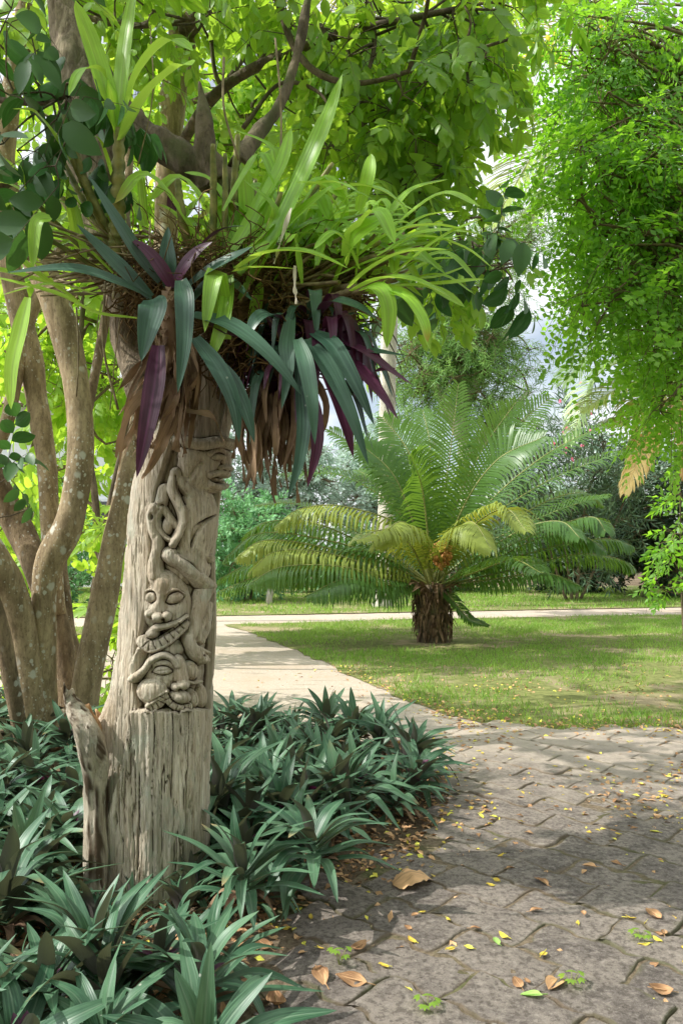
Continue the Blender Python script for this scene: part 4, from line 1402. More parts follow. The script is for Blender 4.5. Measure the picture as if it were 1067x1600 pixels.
sw2 = thing('spiderwort', 'dense dark purple spiderwort cluster hanging to the right of the trunk', 'spiderwort', P(470, 525, 2.7), 'spiderworts hanging from the top of the carved trunk')
g_, p_, d_ = MB(), MB(), MB()
c2 = P(475, 520, 2.72)
for mbx, pts, w, up in (
    (p_, [(500, 530, 2.6), (560, 545, 2.5), (610, 580, 2.45), (645, 602, 2.45)], 30, (.2, -.5, .8)), (p_, [(500, 550, 2.6), (550, 570, 2.5), (590, 610, 2.45), (622, 655, 2.45)], 30, (.2, -.7, .6)),
    (g_, [(510, 535, 2.6), (550, 545, 2.55), (590, 550, 2.5), (636, 556, 2.5)], 26, (0, -.6, .8)), (g_, [(500, 490, 2.6), (520, 470, 2.5), (560, 480, 2.46), (590, 500, 2.46)], 30, (0, -.6, .8)),
    (g_, [(480, 530, 2.55), (510, 570, 2.47), (545, 640, 2.42), (576, 728, 2.42)], 32, (.2, -.9, .3)), (g_, [(490, 520, 2.55), (520, 540, 2.47), (555, 600, 2.42), (585, 665, 2.42)], 32, (.2, -.9, .3)),
    (g_, [(465, 530, 2.5), (478, 570, 2.43), (488, 630, 2.4), (492, 695, 2.4)], 28, (0, -1, .2)), (p_, [(500, 560, 2.55), (525, 610, 2.48), (540, 660, 2.45), (552, 715, 2.45)], 28, (.1, -.9, .2)),
    (p_, [(480, 600, 2.55), (492, 650, 2.5), (495, 700, 2.48), (480, 762, 2.48)], 26, (0, -1, .1)), (g_, [(470, 600, 2.52), (475, 660, 2.48), (468, 720, 2.46), (450, 778, 2.46)], 24, (0, -1, .1)),
    (g_, [(440, 500, 2.6), (420, 490, 2.52), (400, 500, 2.48), (385, 530, 2.46)], 32, (0, -.7, .7)), (g_, [(455, 490, 2.6), (448, 540, 2.5), (450, 580, 2.47), (440, 640, 2.46)], 26, (0, -1, .2)),
    (p_, [(520, 560, 2.6), (560, 590, 2.55), (590, 580, 2.5), (620, 575, 2.5)], 28, (.1, -.5, .8)),
):
    px_leaf(mbx, pts, w, up, prof=prof_lance, fold=.22, n=18)
for i in range(84):
    a = R.uniform(-1.9, 1.9)
    L_ = R.uniform(.24, .44)
    b = c2 + np.array([R.uniform(-.06, .09), R.uniform(-.06, .1), R.uniform(-.16, .05)])
    d = np.array([math.sin(a) * .7 + .1, -math.cos(a) * .55 + .1, R.uniform(-.35, .45)])
    m_ = b + nrm(d) * L_ * .45
    e_ = m_ + np.array([d[0] * .45, d[1] * .4, -R.uniform(.5, 1.0)]) * L_ * .65
    mbx = p_ if R.random() < .45 else g_
    strap(mbx, [b, m_, e_], R.uniform(.034, .056), (d[0], d[1] - .2, .6), R.uniform(.15, .6), 14, prof_lance, .22)
for i in range(110):
    b = P(R.uniform(385, 490), R.uniform(570, 640), R.uniform(2.62, 2.85))
    L_ = R.uniform(.16, .34)
    e_ = b + np.array([R.normal(0, .03), R.normal(-.02, .03), -L_])
    m_ = (b + e_) / 2 + np.array([R.normal(0, .015), -.03, 0])
    strap(d_, [b, m_, e_], R.uniform(.014, .036), (R.normal(0, .6), -1, .1), R.uniform(0, .8), 12, prof_lance, .4, R.uniform(-2.6, 2.6), .35, i)
g_.build('leaves', M['rhoeo_dark'], sw2)
p_.build('purple_leaves', M['purple'], sw2)
d_.build('dead_leaves', M['dead'], sw2)
# ------------------------------------------------------------------ trees
RT = np.random.default_rng(2024)
# places the sun reaches in the photograph: the crowns stay open along these rays
SD = np.array([math.sin(math.radians(262)) * math.cos(math.radians(47)), math.cos(math.radians(262)) * math.cos(math.radians(47)), math.sin(math.radians(47))])
SUNNY = [(P(190, y, 2.85), .8) for y in range(780, 1400, 90)] + [(P(115, y, 2.7), .5) for y in (1090, 1200)]
SUNNY += [(np.array([x, 1.9, 0.0]), 1.1) for x in (.1, .4, .7, 1.0, 1.3)]
SUNNY += [(G(x, y), .6) for x, y in ((380, 1000), (420, 1020), (460, 1050), (400, 1060), (370, 1090), (520, 1085), (560, 1110), (660, 1060), (760, 1055), (860, 1060), (960, 1070), (560, 1045), (700, 1085))]
SUNNY += [(P(x, y, 4.6), .5) for x, y in ((60, 620), (60, 760), (70, 980), (70, 1100), (110, 700), (170, 930))]
SUNNY += [(P(60, 1240, 3.7), .85), (P(110, 1230, 3.6), .8), (P(400, 1240, 3.3), .5), (P(350, 1250, 3.2), .4), (P(20, 1290, 3.3), .5)]
SUNNY += [(G(700, 1165), .4), (G(950, 1245), .4), (G(860, 1180), .4)]


def gap(cs, m=30):
    """keep the sky gap between the two crowns free"""
    out = []
    for c in cs:
        px, py = CX + F * c[0] / c[1], HOR - F * (c[2] - CAMH) / c[1]
        if (768 - m < px < 850 + m and 195 - m < py < 345 + m) or (822 - m < px < 880 + m and 410 - m < py < 590 + m):
            continue
        out.append(c)
    return out


def open_to_sun(cs):
    out = []
    for c in cs:
        ok = True
        for t_, r_ in SUNNY:
            q = np.array(c[:3]) - t_
            s_ = q @ SD
            if s_ > .3 and np.linalg.norm(q - SD * s_) < r_:
                ok = False
                break
        if ok:
            out.append(c)
    return out



# ---- the tree of many spotted stems behind the carved trunk, whose crown roofs the place
mst = thing('many_stemmed_tree', 'tree of many pale-spotted stems behind the carved trunk, its leafy crown overhead', 'tree', P(80, 1185, 4.75))


def stem(parent, pts, wid, mat, name='stem', n=70, sides=28, rough=.24, seed=0):
    pa = spline([PP(a) for a in pts], n)
    dep = pa[:, 1]
    wd = np.interp(np.linspace(0, 1, n), np.linspace(0, 1, len(wid)), wid)
    mb = MB()
    tube(mb, pa, wd / 2 / F * dep, sides, rough, seed, freq=5)
    mb.build(name, M[mat], parent)
    return pa


STEMS = []
for pts, wid, mat in (
    ([(66, 1225, 4.7), (70, 1170, 4.66), (69, 1125, 4.64), (68, 1060, 4.62), (68, 990, 4.6), (69, 920, 4.6), (80, 873, 4.6), (104, 830, 4.6), (117, 785, 4.62), (126, 720, 4.64), (125, 650, 4.66), (112, 560, 4.7), (86, 470, 4.7), (48, 385, 4.7), (10, 300, 4.65), (-40, 190, 4.6), (-70, 40, 4.5)], [66, 48, 45, 41, 39, 39, 43, 42, 39, 38, 41, 45, 46, 46, 44, 40, 34], 'bark_spot'),
    ([(88, 960, 4.95), (82, 880, 4.95), (79, 830, 5.0), (75, 740, 5.02), (68, 680, 5.05), (58, 620, 5.1), (48, 560, 5.1), (28, 470, 5.1), (5, 340, 5.1), (15, 180, 5.1), (40, 20, 5.0), (60, -150, 4.9)], [28, 28, 28, 33, 32, 32, 38, 34, 32, 30, 28, 24], 'bark_spot'),
    ([(112, 1220, 4.75), (124, 1140, 4.72), (138, 1060, 4.72), (152, 990, 4.72), (166, 920, 4.73), (173, 875, 4.74), (183, 825, 4.76), (196, 770, 4.8), (216, 690, 4.85), (240, 560, 4.95), (258, 430, 5.05), (262, 300, 5.1), (268, 180, 5.1), (285, 60, 5.1), (270, -40, 5.1), (250, -200, 5.0)], [64, 47, 46, 45, 43, 39, 37, 38, 38, 38, 37, 36, 40, 42, 38, 32], 'bark_spot'),
    ([(62, 1200, 4.62), (46, 1060, 4.55), (34, 980, 4.5), (12, 915, 4.45), (-20, 860, 4.35), (-75, 770, 4.3), (-140, 640, 4.2), (-240, 420, 4.1), (-340, 150, 4.0)], [50, 44, 42, 50, 52, 50, 46, 40, 32], 'bark_spot'),
    ([(108, 1150, 4.95), (100, 1050, 4.98), (78, 940, 5.0), (54, 875, 5.05), (30, 825, 5.1), (4, 775, 5.1), (-34, 700, 5.1), (-100, 560, 5.2), (-200, 350, 5.3), (-280, 150, 5.3)], [50, 44, 44, 44, 42, 40, 40, 38, 34, 28], 'bark_rough'),
    ([(116, 1150, 5.0), (112, 1040, 5.03), (104, 980, 5.05), (100, 925, 5.1), (98, 850, 5.2), (126, 700, 5.4), (165, 500, 5.6), (200, 300, 5.8), (200, 80, 6.0)], [50, 36, 26, 22, 20, 17, 15, 14, 12], 'bark_rough'),
    ([(46, 1210, 4.4), (36, 1165, 4.36), (28, 1120, 4.32), (17, 1060, 4.28), (4, 990, 4.25), (-26, 900, 4.2), (-80, 760, 4.1), (-150, 560, 4.0)], [30, 22, 22, 24, 24, 26, 24, 20], 'bark_rough'),
    ([(25, 1225, 4.1), (4, 1180, 4.0), (-20, 1120, 4.0), (-60, 1000, 3.9)], [24, 22, 20, 18], 'bark_rough'),
    ([(-60, 800, 4.9), (4, 680, 4.95), (24, 600, 5.0), (46, 500, 5.1), (100, 380, 5.2)], [20, 22, 22, 20, 18], 'bark_spot'),
):
    STEMS.append(stem(mst, pts, wid, mat, seed=len(STEMS)))
# root flare
mb = MB()
th = np.linspace(0, 2 * np.pi, 60, endpoint=False)
b0 = P(85, 1190, 4.75)
rows = []
for k, (rr, zz) in enumerate([(.34, -.02), (.28, .02), (.22, .08), (.16, .18), (.11, .26), (.06, .30)]):
    q = rr * (1 + .16 * np.sin(th * 5 + .6) + .07 * np.sin(th * 9))
    rows.append(np.column_stack([b0[0] + q * np.cos(th) * 1.05, 4.75 + q * np.sin(th), np.full(60, zz)]))
mb.add(np.vstack(rows), [quads(6, 60, True)], np.tile([0, 0, .5], (360, 1)))
mb.build('root_flare', M['bark_spot'], mst)
# boughs and crown
BM, LM, LSH = MB(), MB(), MB()
sk = []
for pts, r0 in (
    ([STEMS[0][60], np.array([-2.2, 3.6, 4.3]), np.array([-1.4, 2.9, 5.0]), np.array([-.3, 2.6, 5.4])], .06),
    ([STEMS[2][60], np.array([-.6, 4.6, 4.6]), np.array([.3, 4.4, 4.9]), np.array([1.5, 4.2, 5.0])], .065), ([STEMS[2][52], np.array([-.7, 4.6, 3.9]), np.array([-.1, 4.3, 4.0]), np.array([.6, 4.2, 4.1])], .04),
    ([STEMS[1][60], np.array([-1.6, 5.4, 4.8]), np.array([-.6, 6.0, 5.5]), np.array([.8, 6.2, 5.7])], .06),
    ([STEMS[3][62], np.array([-3.8, 3.4, 4.2]), np.array([-3.8, 2.6, 4.9]), np.array([-3.2, 1.8, 5.2])], .06), ([STEMS[4][60], np.array([-4.0, 5.4, 4.8]), np.array([-4.4, 5.8, 5.4]), np.array([-5.2, 6.0, 5.6])], .06),
    ([P(-20, 155, 4.6), P(60, 158, 4.4), P(140, 140, 4.2)], .02), ([P(130, 28, 4.4), P(220, 40, 4.3), P(300, 30, 4.2)], .022), ([P(-10, 155, 2.9), P(60, 162, 2.85), P(110, 150, 2.8)], .012),
    ([P(560, -60, 4.4), P(585, 60, 4.3), P(560, 150, 4.2), P(520, 230, 4.1)], .018), ([P(420, -40, 4.2), P(470, 90, 4.1), P(560, 130, 4.0), P(700, 90, 4.0), P(800, 60, 4.0)], .022),
    ([P(380, 200, 4.2), P(440, 130, 4.2), P(510, 160, 4.1), P(480, 260, 4.0)], .014), ([P(500, 40, 4.6), P(560, 180, 4.5), P(640, 300, 4.3), P(720, 400, 4.1), P(760, 430, 4.0)], .02),
    ([P(400, 60, 5.0), P(345, 130, 4.9), P(330, 30, 4.8), P(350, -60, 4.8)], .02), ([P(300, 160, 4.9), P(380, 120, 4.7), P(450, 40, 4.6)], .018),
):
    pa = spline(pts, 26)
    tube(BM, pa, np.linspace(r0, r0 * .35, 26), 8, .25, 3)
    sk += list(pa)
for s_ in STEMS[:6]:
    sk += list(s_[30:])
sk = np.array(sk)
inview = []   # what hangs into the picture at the top
for (px, py, d, rx, ry, n, cr) in (
    (70, 30, 4.2, 130, 60, 7, .26), (230, 0, 4.6, 150, 50, 9, .28), (380, 30, 4.8, 110, 60, 8, .26), (520, 60, 4.6, 110, 80, 11, .26), (640, 60, 4.4, 100, 90, 14, .25), (735, 45, 4.3, 70, 65, 9, .22), (680, 190, 4.4, 80, 60, 9, .22), (590, 220, 4.5, 80, 60, 8, .22),
    (700, 130, 4.5, 60, 60, 6, .2), (640, 290, 4.5, 80, 50, 7, .21), (560, 150, 5.0, 100, 90, 9, .24), (815, 5, 4.6, 40, 30, 3, .2), (690, 400, 4.2, 70, 40, 5, .17), (450, 180, 5.2, 80, 80, 5, .24), (640, 420, 4.6, 60, 60, 4, .2), (600, 360, 4.8, 70, 60, 5, .22),
):
    for i in range(n):
        q = P(px + RT.uniform(-1, 1) * rx, py + RT.uniform(-1, 1) * ry, d + RT.uniform(-.5, .5))
        inview.append((*q, cr * RT.uniform(.8, 1.2)))
above = []    # the roof over the picture; it throws the dappled shade


def shade(x, y):
    """how much shade the crown should throw on the ground at (x, y)"""
    s_ = .62 + .55 * fbm(x * .9, y * .9, 0, 3)
    if y < 3.3:
        s_ = .95
        if .1 < x < 2.4 and 2.08 < y < 2.3:
            s_ = .1
    elif y < 4.0:
        s_ += .12
    if -2.8 < x < -.1 and 3.7 < y < 6.0:
        s_ = .12
    if -.8 < x < .3 and 2.42 < y < 3.6:
        s_ = .22
    if -3 < x < .9 and 5.6 < y < 9.5:
        s_ = .10
    if x > .6 and 7.2 < y < 8.0:
        s_ = .25
    return s_


for i in range(330):
    xs, ys, z = RT.uniform(-2.8, 4.6), RT.uniform(1.3, 8.2), RT.uniform(3.9, 6.6)
    q = np.array([xs - z * .923, ys - z * .13, z])
    if RT.random() > max(0, shade(xs, ys)) ** 2 or q[0] < -7.2:
        continue
    yy = HOR - F * (q[2] - CAMH) / max(q[1], .05)
    if q[1] > .2 and yy > -70 and q[0] > -q[1] * .55:
        continue
    above.append((*q, RT.uniform(.30, .46)))
above = open_to_sun(above)
crown(LM, BM, gap(inview, 22), 'broad', 6, RT, .8, .75, sk, .0035, .75, tintsd=.22, limb_r=.009)
crown(LM, BM, above, 'broad', 8, RT, 1.3, .6, sk, .005, .8)
LM.build('crown', M['broad'], mst)
# leaves with painted-in shade hanging close by, top left and right of the orchids
near = []
for (px, py, d, rx, ry, n, cr) in ((60, 110, 2.75, 70, 50, 4, .11), (60, 225, 2.7, 60, 50, 5, .10), (140, 150, 2.7, 40, 40, 2, .09), (20, 20, 2.8, 50, 40, 3, .11)):
    for i in range(n):
        near.append((*P(px + RT.uniform(-1, 1) * rx, py + RT.uniform(-1, 1) * ry, d + RT.uniform(-.15, .15)), cr))
crown(LSH, BM, near, 'hang', 1.2, RT, .95, .5, sk, .003, .5, limb_r=.005)
near = [(*P(745 + RT.uniform(-55, 45), 395 + RT.uniform(-30, 30), 3.3 + RT.uniform(-.2, .2)), .09) for i in range(7)]
near += [(*P(680 + RT.uniform(-40, 30), 430 + RT.uniform(-25, 10), 3.4), .08) for i in range(3)]
crown(LSH, BM, near, 'hang', 2.0, RT, .95, .3, sk, .003, .6, limb_r=.006)
near = [(*P(20 + RT.uniform(-30, 30), 730 + RT.uniform(-20, 20), 3.6), .06) for i in range(2)]
crown(LSH, BM, near, 'hang', 1.2, RT, .8, .2, sk, .003, .6, limb_r=.004)
LSH.build('shaded_leaves', M['broad_painted_shade'], mst)
BM.build('boughs', M['bark_dark'], mst)


def leafy(name, label, cat, base, clusters, kind, mat, per, scale, droop, trunk=None, tmat='bark_dark', group=None, limb=.02, twig=.005, spread=.8, r=RT, trunk_r=.06, sd=.22):
    """tree or shrub: trunk, boughs and crown"""
    o = thing(name, label, cat, base, group)
    B, Lf = MB(), MB()
    sk_ = None
    if trunk is not None:
        tm = MB()
        pa = []
        for t in trunk:
            p_ = spline([np.asarray(a) for a in t], 24)
            tube(tm, p_, np.linspace(trunk_r, trunk_r * .4, 24), 10, .2, 2)
            pa += list(p_)
        tm.build('trunk' if cat == 'tree' else 'stems', M[tmat], o)
        sk_ = np.array(pa)
    crown(Lf, B, clusters, kind, per, r, scale, droop, sk_, twig, spread, limb_r=limb, tintsd=sd)
    Lf.build('crown' if cat == 'tree' else 'foliage', M[mat], o)
    B.build('boughs', M['twig'], o)
    return o


# ---- bright backlit shrubs and small trees behind the stems
def cl(specs, r, ds=.5):
    out = []
    for (px, py, d, rx, ry, n, cr) in specs:
        for i in range(n):
            a = r.uniform(0, 6.28)
            q = math.sqrt(r.random())
            dd = d + r.uniform(-1, 1) * ds
            out.append((*P(px + math.cos(a) * rx * q, py + math.sin(a) * ry * q, dd), cr * r.uniform(.75, 1.25)))
    return out


leafy('leafy_tree', 'bright yellow-green tree close behind the spotted stems', 'tree', (-2.6, 8.4, 0), open_to_sun(cl([(40, 420, 8.0, 120, 160, 16, .5), (180, 560, 7.6, 90, 130, 16, .42), (120, 700, 8.4, 130, 60, 6, .4), (215, 780, 7.6, 50, 140, 12, .34), (60, 210, 8, 120, 120, 10, .5), (200, 300, 8.2, 110, 140, 9, .45), (20, 600, 8.2, 60, 90, 7, .4), (300, 400, 8.4, 80, 90, 6, .4), (110, 540, 8.6, 90, 90, 12, .4), (200, 640, 9.2, 60, 90, 8, .4), (60, 700, 9.0, 60, 60, 6, .4)], RT)), 'broad', 'lime', 8, 1.35, .55, [[(-2.6, 8.4, 0), (-2.55, 8.3, 1.6), (-2.7, 8.2, 3.2), (-2.4, 8.2, 5.4)], [(-2.6, 8.4, .8), (-2.3, 8.0, 1.8), (-2.0, 7.9, 3.0)]], trunk_r=.05)
leafy('leafy_tree', 'young bright tree farther back behind the spotted stems, before the white house', 'tree', (-4.3, 10.8, 0), cl([(50, 540, 10.8, 70, 60, 8, .38), (160, 560, 10.6, 60, 70, 8, .36), (20, 430, 10.8, 60, 70, 7, .42), (190, 700, 10.6, 40, 60, 5, .3), (110, 800, 10.8, 80, 40, 6, .3), (30, 860, 10.6, 60, 40, 5, .3), (60, 300, 11, 90, 80, 8, .45), (150, 400, 11, 70, 80, 7, .45), (120, 640, 10.8, 40, 30, 3, .3)], RT), 'broad', 'lime', 7, 1.5, .5, [[(-4.3, 10.8, 0), (-4.2, 10.7, 2.0), (-3.9, 10.7, 4.6)], [(-4.2, 10.7, 1.5), (-3.4, 10.6, 3.0), (-3.0, 10.6, 4.0)]], trunk_r=.05)
leafy('leafy_shrub', 'leafy green shrub between the right-leaning stem and the carved trunk', 'shrub', (-1.62, 5.9, 0), cl([(185, 1010, 5.8, 22, 70, 9, .15), (215, 900, 6.2, 26, 110, 8, .2), (180, 800, 6.4, 30, 60, 4, .2), (20, 1010, 5.9, 30, 50, 4, .14)], RT, .25), 'broad', 'lime', 5, .8, .4, [[(-1.62, 5.9, 0), (-1.6, 5.9, .6), (-1.55, 6.0, 1.5)]], limb=.01, trunk_r=.018)
leafy('leafy_tree', 'tall light green tree filling the gap above the orchids', 'tree', (-3.6, 13.6, 0), cl([(430, 330, 13.4, 80, 100, 11, .6), (400, 120, 13.6, 110, 110, 18, .75), (520, 260, 13.4, 90, 90, 9, .6), (300, 160, 13.6, 100, 110, 14, .75), (640, 200, 13.8, 90, 110, 10, .7), (560, 80, 13.8, 140, 90, 17, .8), (730, 70, 13.6, 60, 70, 7, .6)], RT), 'broad', 'lime', 8, 1.9, .55, [[(-3.6, 13.6, 0), (-3.4, 13.5, 2.4), (-2.6, 13.4, 5.4), (-1.4, 13.4, 9)], [(-2.8, 13.4, 4.6), (-.9, 13.4, 7), (.6, 13.4, 9)]], trunk_r=.11)

# ---- tree with small rounded leaflets on the right
leafy('small_leaved_tree', 'bright green tree with tiny rounded leaves hanging down the right side', 'tree', (4.6, 6.2, 0),
      gap(cl([(1010, 110, 5.2, 120, 120, 40, .34), (955, 60, 5.4, 70, 70, 18, .28), (975, 250, 5.2, 85, 90, 28, .28), (1040, 330, 5.1, 60, 110, 24, .3), (1000, 420, 5.1, 80, 60, 16, .24), (1045, 520, 5.0, 40, 60, 14, .22), (1050, 640, 5.0, 26, 50, 8, .18), (935, 180, 5.2, 40, 70, 9, .18), (925, 330, 5.1, 30, 40, 5, .14), (950, 390, 5.1, 40, 45, 7, .17), (935, 470, 5.0, 30, 40, 4, .10), (1120, 300, 5.4, 60, 250, 20, .4)], RT, .45), 14),
      'pinnate', 'pinnate', 4.6, 1.4, .75, [[(4.6, 6.2, 0), (4.4, 6.1, 1.8), (3.9, 5.8, 3.6), (3.0, 5.5, 4.9)], [(4.3, 6.0, 2.2), (3.6, 5.6, 3.4), (2.6, 5.3, 4.2)], [(4.2, 5.9, 2.8), (3.4, 5.4, 3.2), (2.3, 5.1, 3.0)]], limb=.016, twig=.0045, trunk_r=.12)
leafy('sapling', 'slender sapling with pale leaves at the right edge of the lawn', 'sapling', (3.55, 8.2, 0), cl([(1055, 860, 8.2, 22, 60, 5, .14), (1030, 910, 8.0, 24, 14, 3, .10), (1064, 780, 8.2, 18, 40, 4, .14)], RT, .3), 'bush', 'pinnate', 4, 1.0, .4, [[(3.55, 8.2, 0), (3.5, 8.2, .8), (3.48, 8.2, 1.9)]], limb=.008, trunk_r=.016)

# ---- unseen trees added around the viewer to block flat light from the open sky
for x, y, lb in ((-3.5, -6.5, 'unseen leafy tree added behind the viewer to the left to block sky light'), (3.0, -7.0, 'unseen leafy tree added behind the viewer to the right to block sky light'), (8.5, -2.0, 'unseen leafy tree added beside the viewer to the right to block sky light')):
    leafy('sky_block_tree', lb, 'tree', (x, y, 0), ell(RT, (x, y, 3.6), (3.4, 2.2, 3.4), 64, .8, .35), 'broad', 'broad', 9, 3.0, .5, [[(x, y, 0), (x + .1, y, 2), (x, y, 5)]], trunk_r=.2)

# ---- farther plants
leafy('round_shrub', 'rounded blue-green shrub beyond the far path left of the cycad', 'shrub', (-2.3, 19, 0), ell(RT, (-2.3, 19, 1.35), (1.35, 1.2, 1.2), 46, .34, .6), 'bush', 'bluebush', 16, 1.7, .2, [[(-2.3, 19, 0), (-2.3, 19, 1.4)], [(-2.2, 19, 0), (-1.8, 19.1, 1.2)]], limb=.02, trunk_r=.04)
leafy('round_shrub', 'low blue-green shrub seen between the spotted stems', 'shrub', (-6.6, 16.5, 0), ell(RT, (-6.6, 16.5, 1.1), (1.8, 1.2, 1.2), 40, .34, .6), 'bush', 'bluebush', 14, 1.7, .2, [[(-6.6, 16.5, 0), (-6.6, 16.5, 1.2)]], limb=.02, trunk_r=.04)
for x, y, w_, h_, lb in ((.2, 22.5, 2.2, 1.5, 'low green hedge bush behind the left fronds of the cycad'), (3.0, 23.5, 1.8, 1.7, 'low green bush hidden behind the middle of the cycad'), (-8.8, 22.5, 2.6, 1.9, 'green bush at the far left end of the hedge row'), (-4.6, 23.5, 2.0, 1.7, 'green bush behind the round blue-green shrub')):
    leafy('hedge_bush', lb, 'bush', (x, y, 0), ell(RT, (x, y, h_ * .55), (w_, 1.0, h_ * .55), 40, .36, .6), 'bush', 'bush', 13, 1.9, .2, [[(x, y, 0), (x, y, h_ * .6)]], limb=.02, trunk_r=.05)
leafy('oleander', 'oleander bush with a few pink flowers behind the right fronds of the cycad', 'shrub', (5.6, 19, 0), ell(RT, (5.4, 19, 2.5), (1.9, 1.0, 2.2), 60, .42, .5), 'narrow', 'oleander', 13, 1.7, .1, [[(5.5, 19, 0), (5.2, 19, 2.0), (4.6, 19, 3.6)], [(5.6, 19, 0), (5.8, 19, 2.2), (6.3, 19, 3.8)], [(5.7, 19.1, 0), (6.5, 19, 1.8), (7.0, 19, 3.2)], [(5.4, 19.1, 0), (4.8, 19, 1.6), (4.2, 19, 2.6)]], limb=.016, trunk_r=.04, spread=1.0)
ole = [o for o in C.objects if o.name == 'oleander'][0]
for i in range(16):
    mb = MB()
    q = P(RT.choice([890, 905, 880, 925, 870, 895]) + RT.normal(0, 9), RT.choice([650, 668, 700, 720, 610, 640]) + RT.normal(0, 7), 17.9 + RT.uniform(-.3, .3))
    for j in range(6):
        d = nrm(RT.normal(size=3) + np.array([0, -.6, .3]))
        strap(mb, [q, q + d * .03, q + d * .06], .055, (0, -.5, .5), RT.random(), 4, prof_leaf)
    mb.build('flower', M['petal'], ole)
for x, y, w_, h_, lb in ((8.6, 20.5, 1.9, 3.6, 'tall dark shrub left of the sapling on the right'), (11.6, 20.5, 2.0, 3.9, 'tall dark shrub at the right edge behind the sapling'), (6.6, 22.5, 1.8, 2.6, 'dark shrub with bare stems behind the right end of the cycad')):
    st = [[(x + RT.uniform(-.5, .5), y, 0), (x + RT.uniform(-.8, .8), y - .3, h_ * .4), (x + RT.uniform(-1, 1), y, h_ * .8)] for _ in range(7)]
    leafy('dark_shrub', lb, 'shrub', (x, y, 0), ell(RT, (x, y, h_ * .56), (w_, 1.2, h_ * .48), 70, .45, .5), 'bush', 'darkbush', 16, 2.0, .2, st, limb=.02, trunk_r=.05, group='tall dark shrubs at the back right')
# pale trunked feathery tree
ft = P(722, 900, 24)
leafy('feathery_tree', 'airy feathery tree with a pale straight trunk rising behind the cycad', 'tree', (ft[0], 24, 0),
      cl([(700, 540, 24, 90, 50, 30, .6), (770, 580, 24, 70, 60, 22, .6), (660, 560, 24, 50, 70, 14, .6), (790, 650, 24, 50, 40, 10, .5), (720, 470, 24, 90, 50, 20, .7), (760, 400, 24, 60, 50, 10, .7), (800, 340, 24, 40, 60, 10, .6)], RT, 1.2), 'fine', 'feather', 14, 2.1, .5,
      [[(ft[0], 24, 0), (ft[0] + .05, 24, 3.5), (ft[0], 24, 7.0), (ft[0] + .3, 24, 9.8)], [(ft[0], 24, 4.6), (ft[0] - .7, 24, 6), (ft[0] - 1.4, 24, 7)], [(ft[0], 24, 4), (ft[0] + 1.0, 24, 5), (ft[0] + 2.0, 24, 6)], [(ft[0], 24, 5.5), (ft[0] + .8, 24, 7), (ft[0] + 1.7, 24, 8.2)]], 'bark_pale', limb=.04, twig=.012, trunk_r=.22, spread=1.0)
# trees far behind, pale from haze painted into their leaves
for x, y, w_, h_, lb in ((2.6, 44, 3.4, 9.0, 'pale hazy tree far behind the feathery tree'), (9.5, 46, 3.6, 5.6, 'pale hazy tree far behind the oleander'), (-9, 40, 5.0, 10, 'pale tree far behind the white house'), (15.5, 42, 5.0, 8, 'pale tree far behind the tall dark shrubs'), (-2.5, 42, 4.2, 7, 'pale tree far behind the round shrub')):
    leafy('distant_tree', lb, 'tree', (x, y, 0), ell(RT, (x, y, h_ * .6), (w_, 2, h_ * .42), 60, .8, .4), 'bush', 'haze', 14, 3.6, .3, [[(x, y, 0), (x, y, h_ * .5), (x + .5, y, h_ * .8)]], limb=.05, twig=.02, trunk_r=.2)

# ---- palms
def feather_frond(lm, rm, path, up, npair, ll, lw, tint, r, droop=.35, start=.15, angle=.75, rr=.012, wind=.08, taper=True):
    """rachis with leaflets on both sides; lm leaflets, rm rachis"""
    n = 40
    pa = spline(path, n)
    t = nrm(np.gradient(pa, axis=0))
    side = nrm(np.cross(t, np.asarray(up, float)))
    nor = np.cross(side, t)
    tube(rm, pa, np.linspace(rr, rr * .22, n), 6, tint=.5)
    s = np.linspace(start, .995, npair)
    for sg in (-1, 1):
        f = s * (n - 1)
        i = np.minimum(f.astype(int), n - 2)
        w = (f - i)[:, None]
        p = pa[i] * (1 - w) + pa[i + 1] * w
        tt, ss, nn = t[i], side[i] * sg, nor[i]
        prof = np.clip((s - start) / .12, .35, 1) * np.clip((1.02 - s) / .3, .12, 1) ** .6 if taper else np.ones_like(s)
        L_ = ll * prof * r.uniform(.9, 1.08, npair)
        d = nrm(ss * 1.0 + tt * angle * (0.55 + .9 * s[:, None]) + nn * .35 + r.normal(0, wind, (npair, 3)) + np.array([0, 0, -max(0, droop - .45) * .7]))
        a = p
        b = a + d * L_[:, None] * .5
        d2 = nrm(d + np.array([0, 0, -1.0]) * droop * (1 + r.uniform(-.3, .3, npair))[:, None])
        c = b + d2 * L_[:, None] * .3
        d3 = nrm(d2 + np.array([0, 0, -1.0]) * droop * 1.2)
        e = c + d3 * L_[:, None] * .22
        wv = nrm(np.cross(d, nn)) * (lw / 2)
        wv = np.where((np.sum(wv * tt, -1) < 0)[:, None], -wv, wv)
        V = np.stack([a - wv * .6, a + wv * .6, b - wv, b + wv, c - wv * .8, c + wv * .8, e], 1)
        tn = np.clip(np.full(npair, tint) + r.normal(0, .07, npair), 0, 1)
        Lc = np.zeros((npair, 7, 3))
        Lc[:, :, 0] = [-1, 1, -1, 1, -1, 1, 0]
        Lc[:, :, 1] = [0, 0, .5, .5, .8, .8, 1]
        Lc[:, :, 2] = tn[:, None]
        base = (np.arange(npair) * 7)[:, None]
        q1, q2, q3 = np.array([[0, 1, 3, 2]]), np.array([[2, 3, 5, 4]]), np.array([[4, 5, 6]])
        if sg < 0:
            q1, q2, q3 = q1[:, ::-1], q2[:, ::-1], q3[:, ::-1]
        lm.add(V.reshape(-1, 3), [(base + q1), (base + q2), (base + q3)], Lc.reshape(-1, 3))


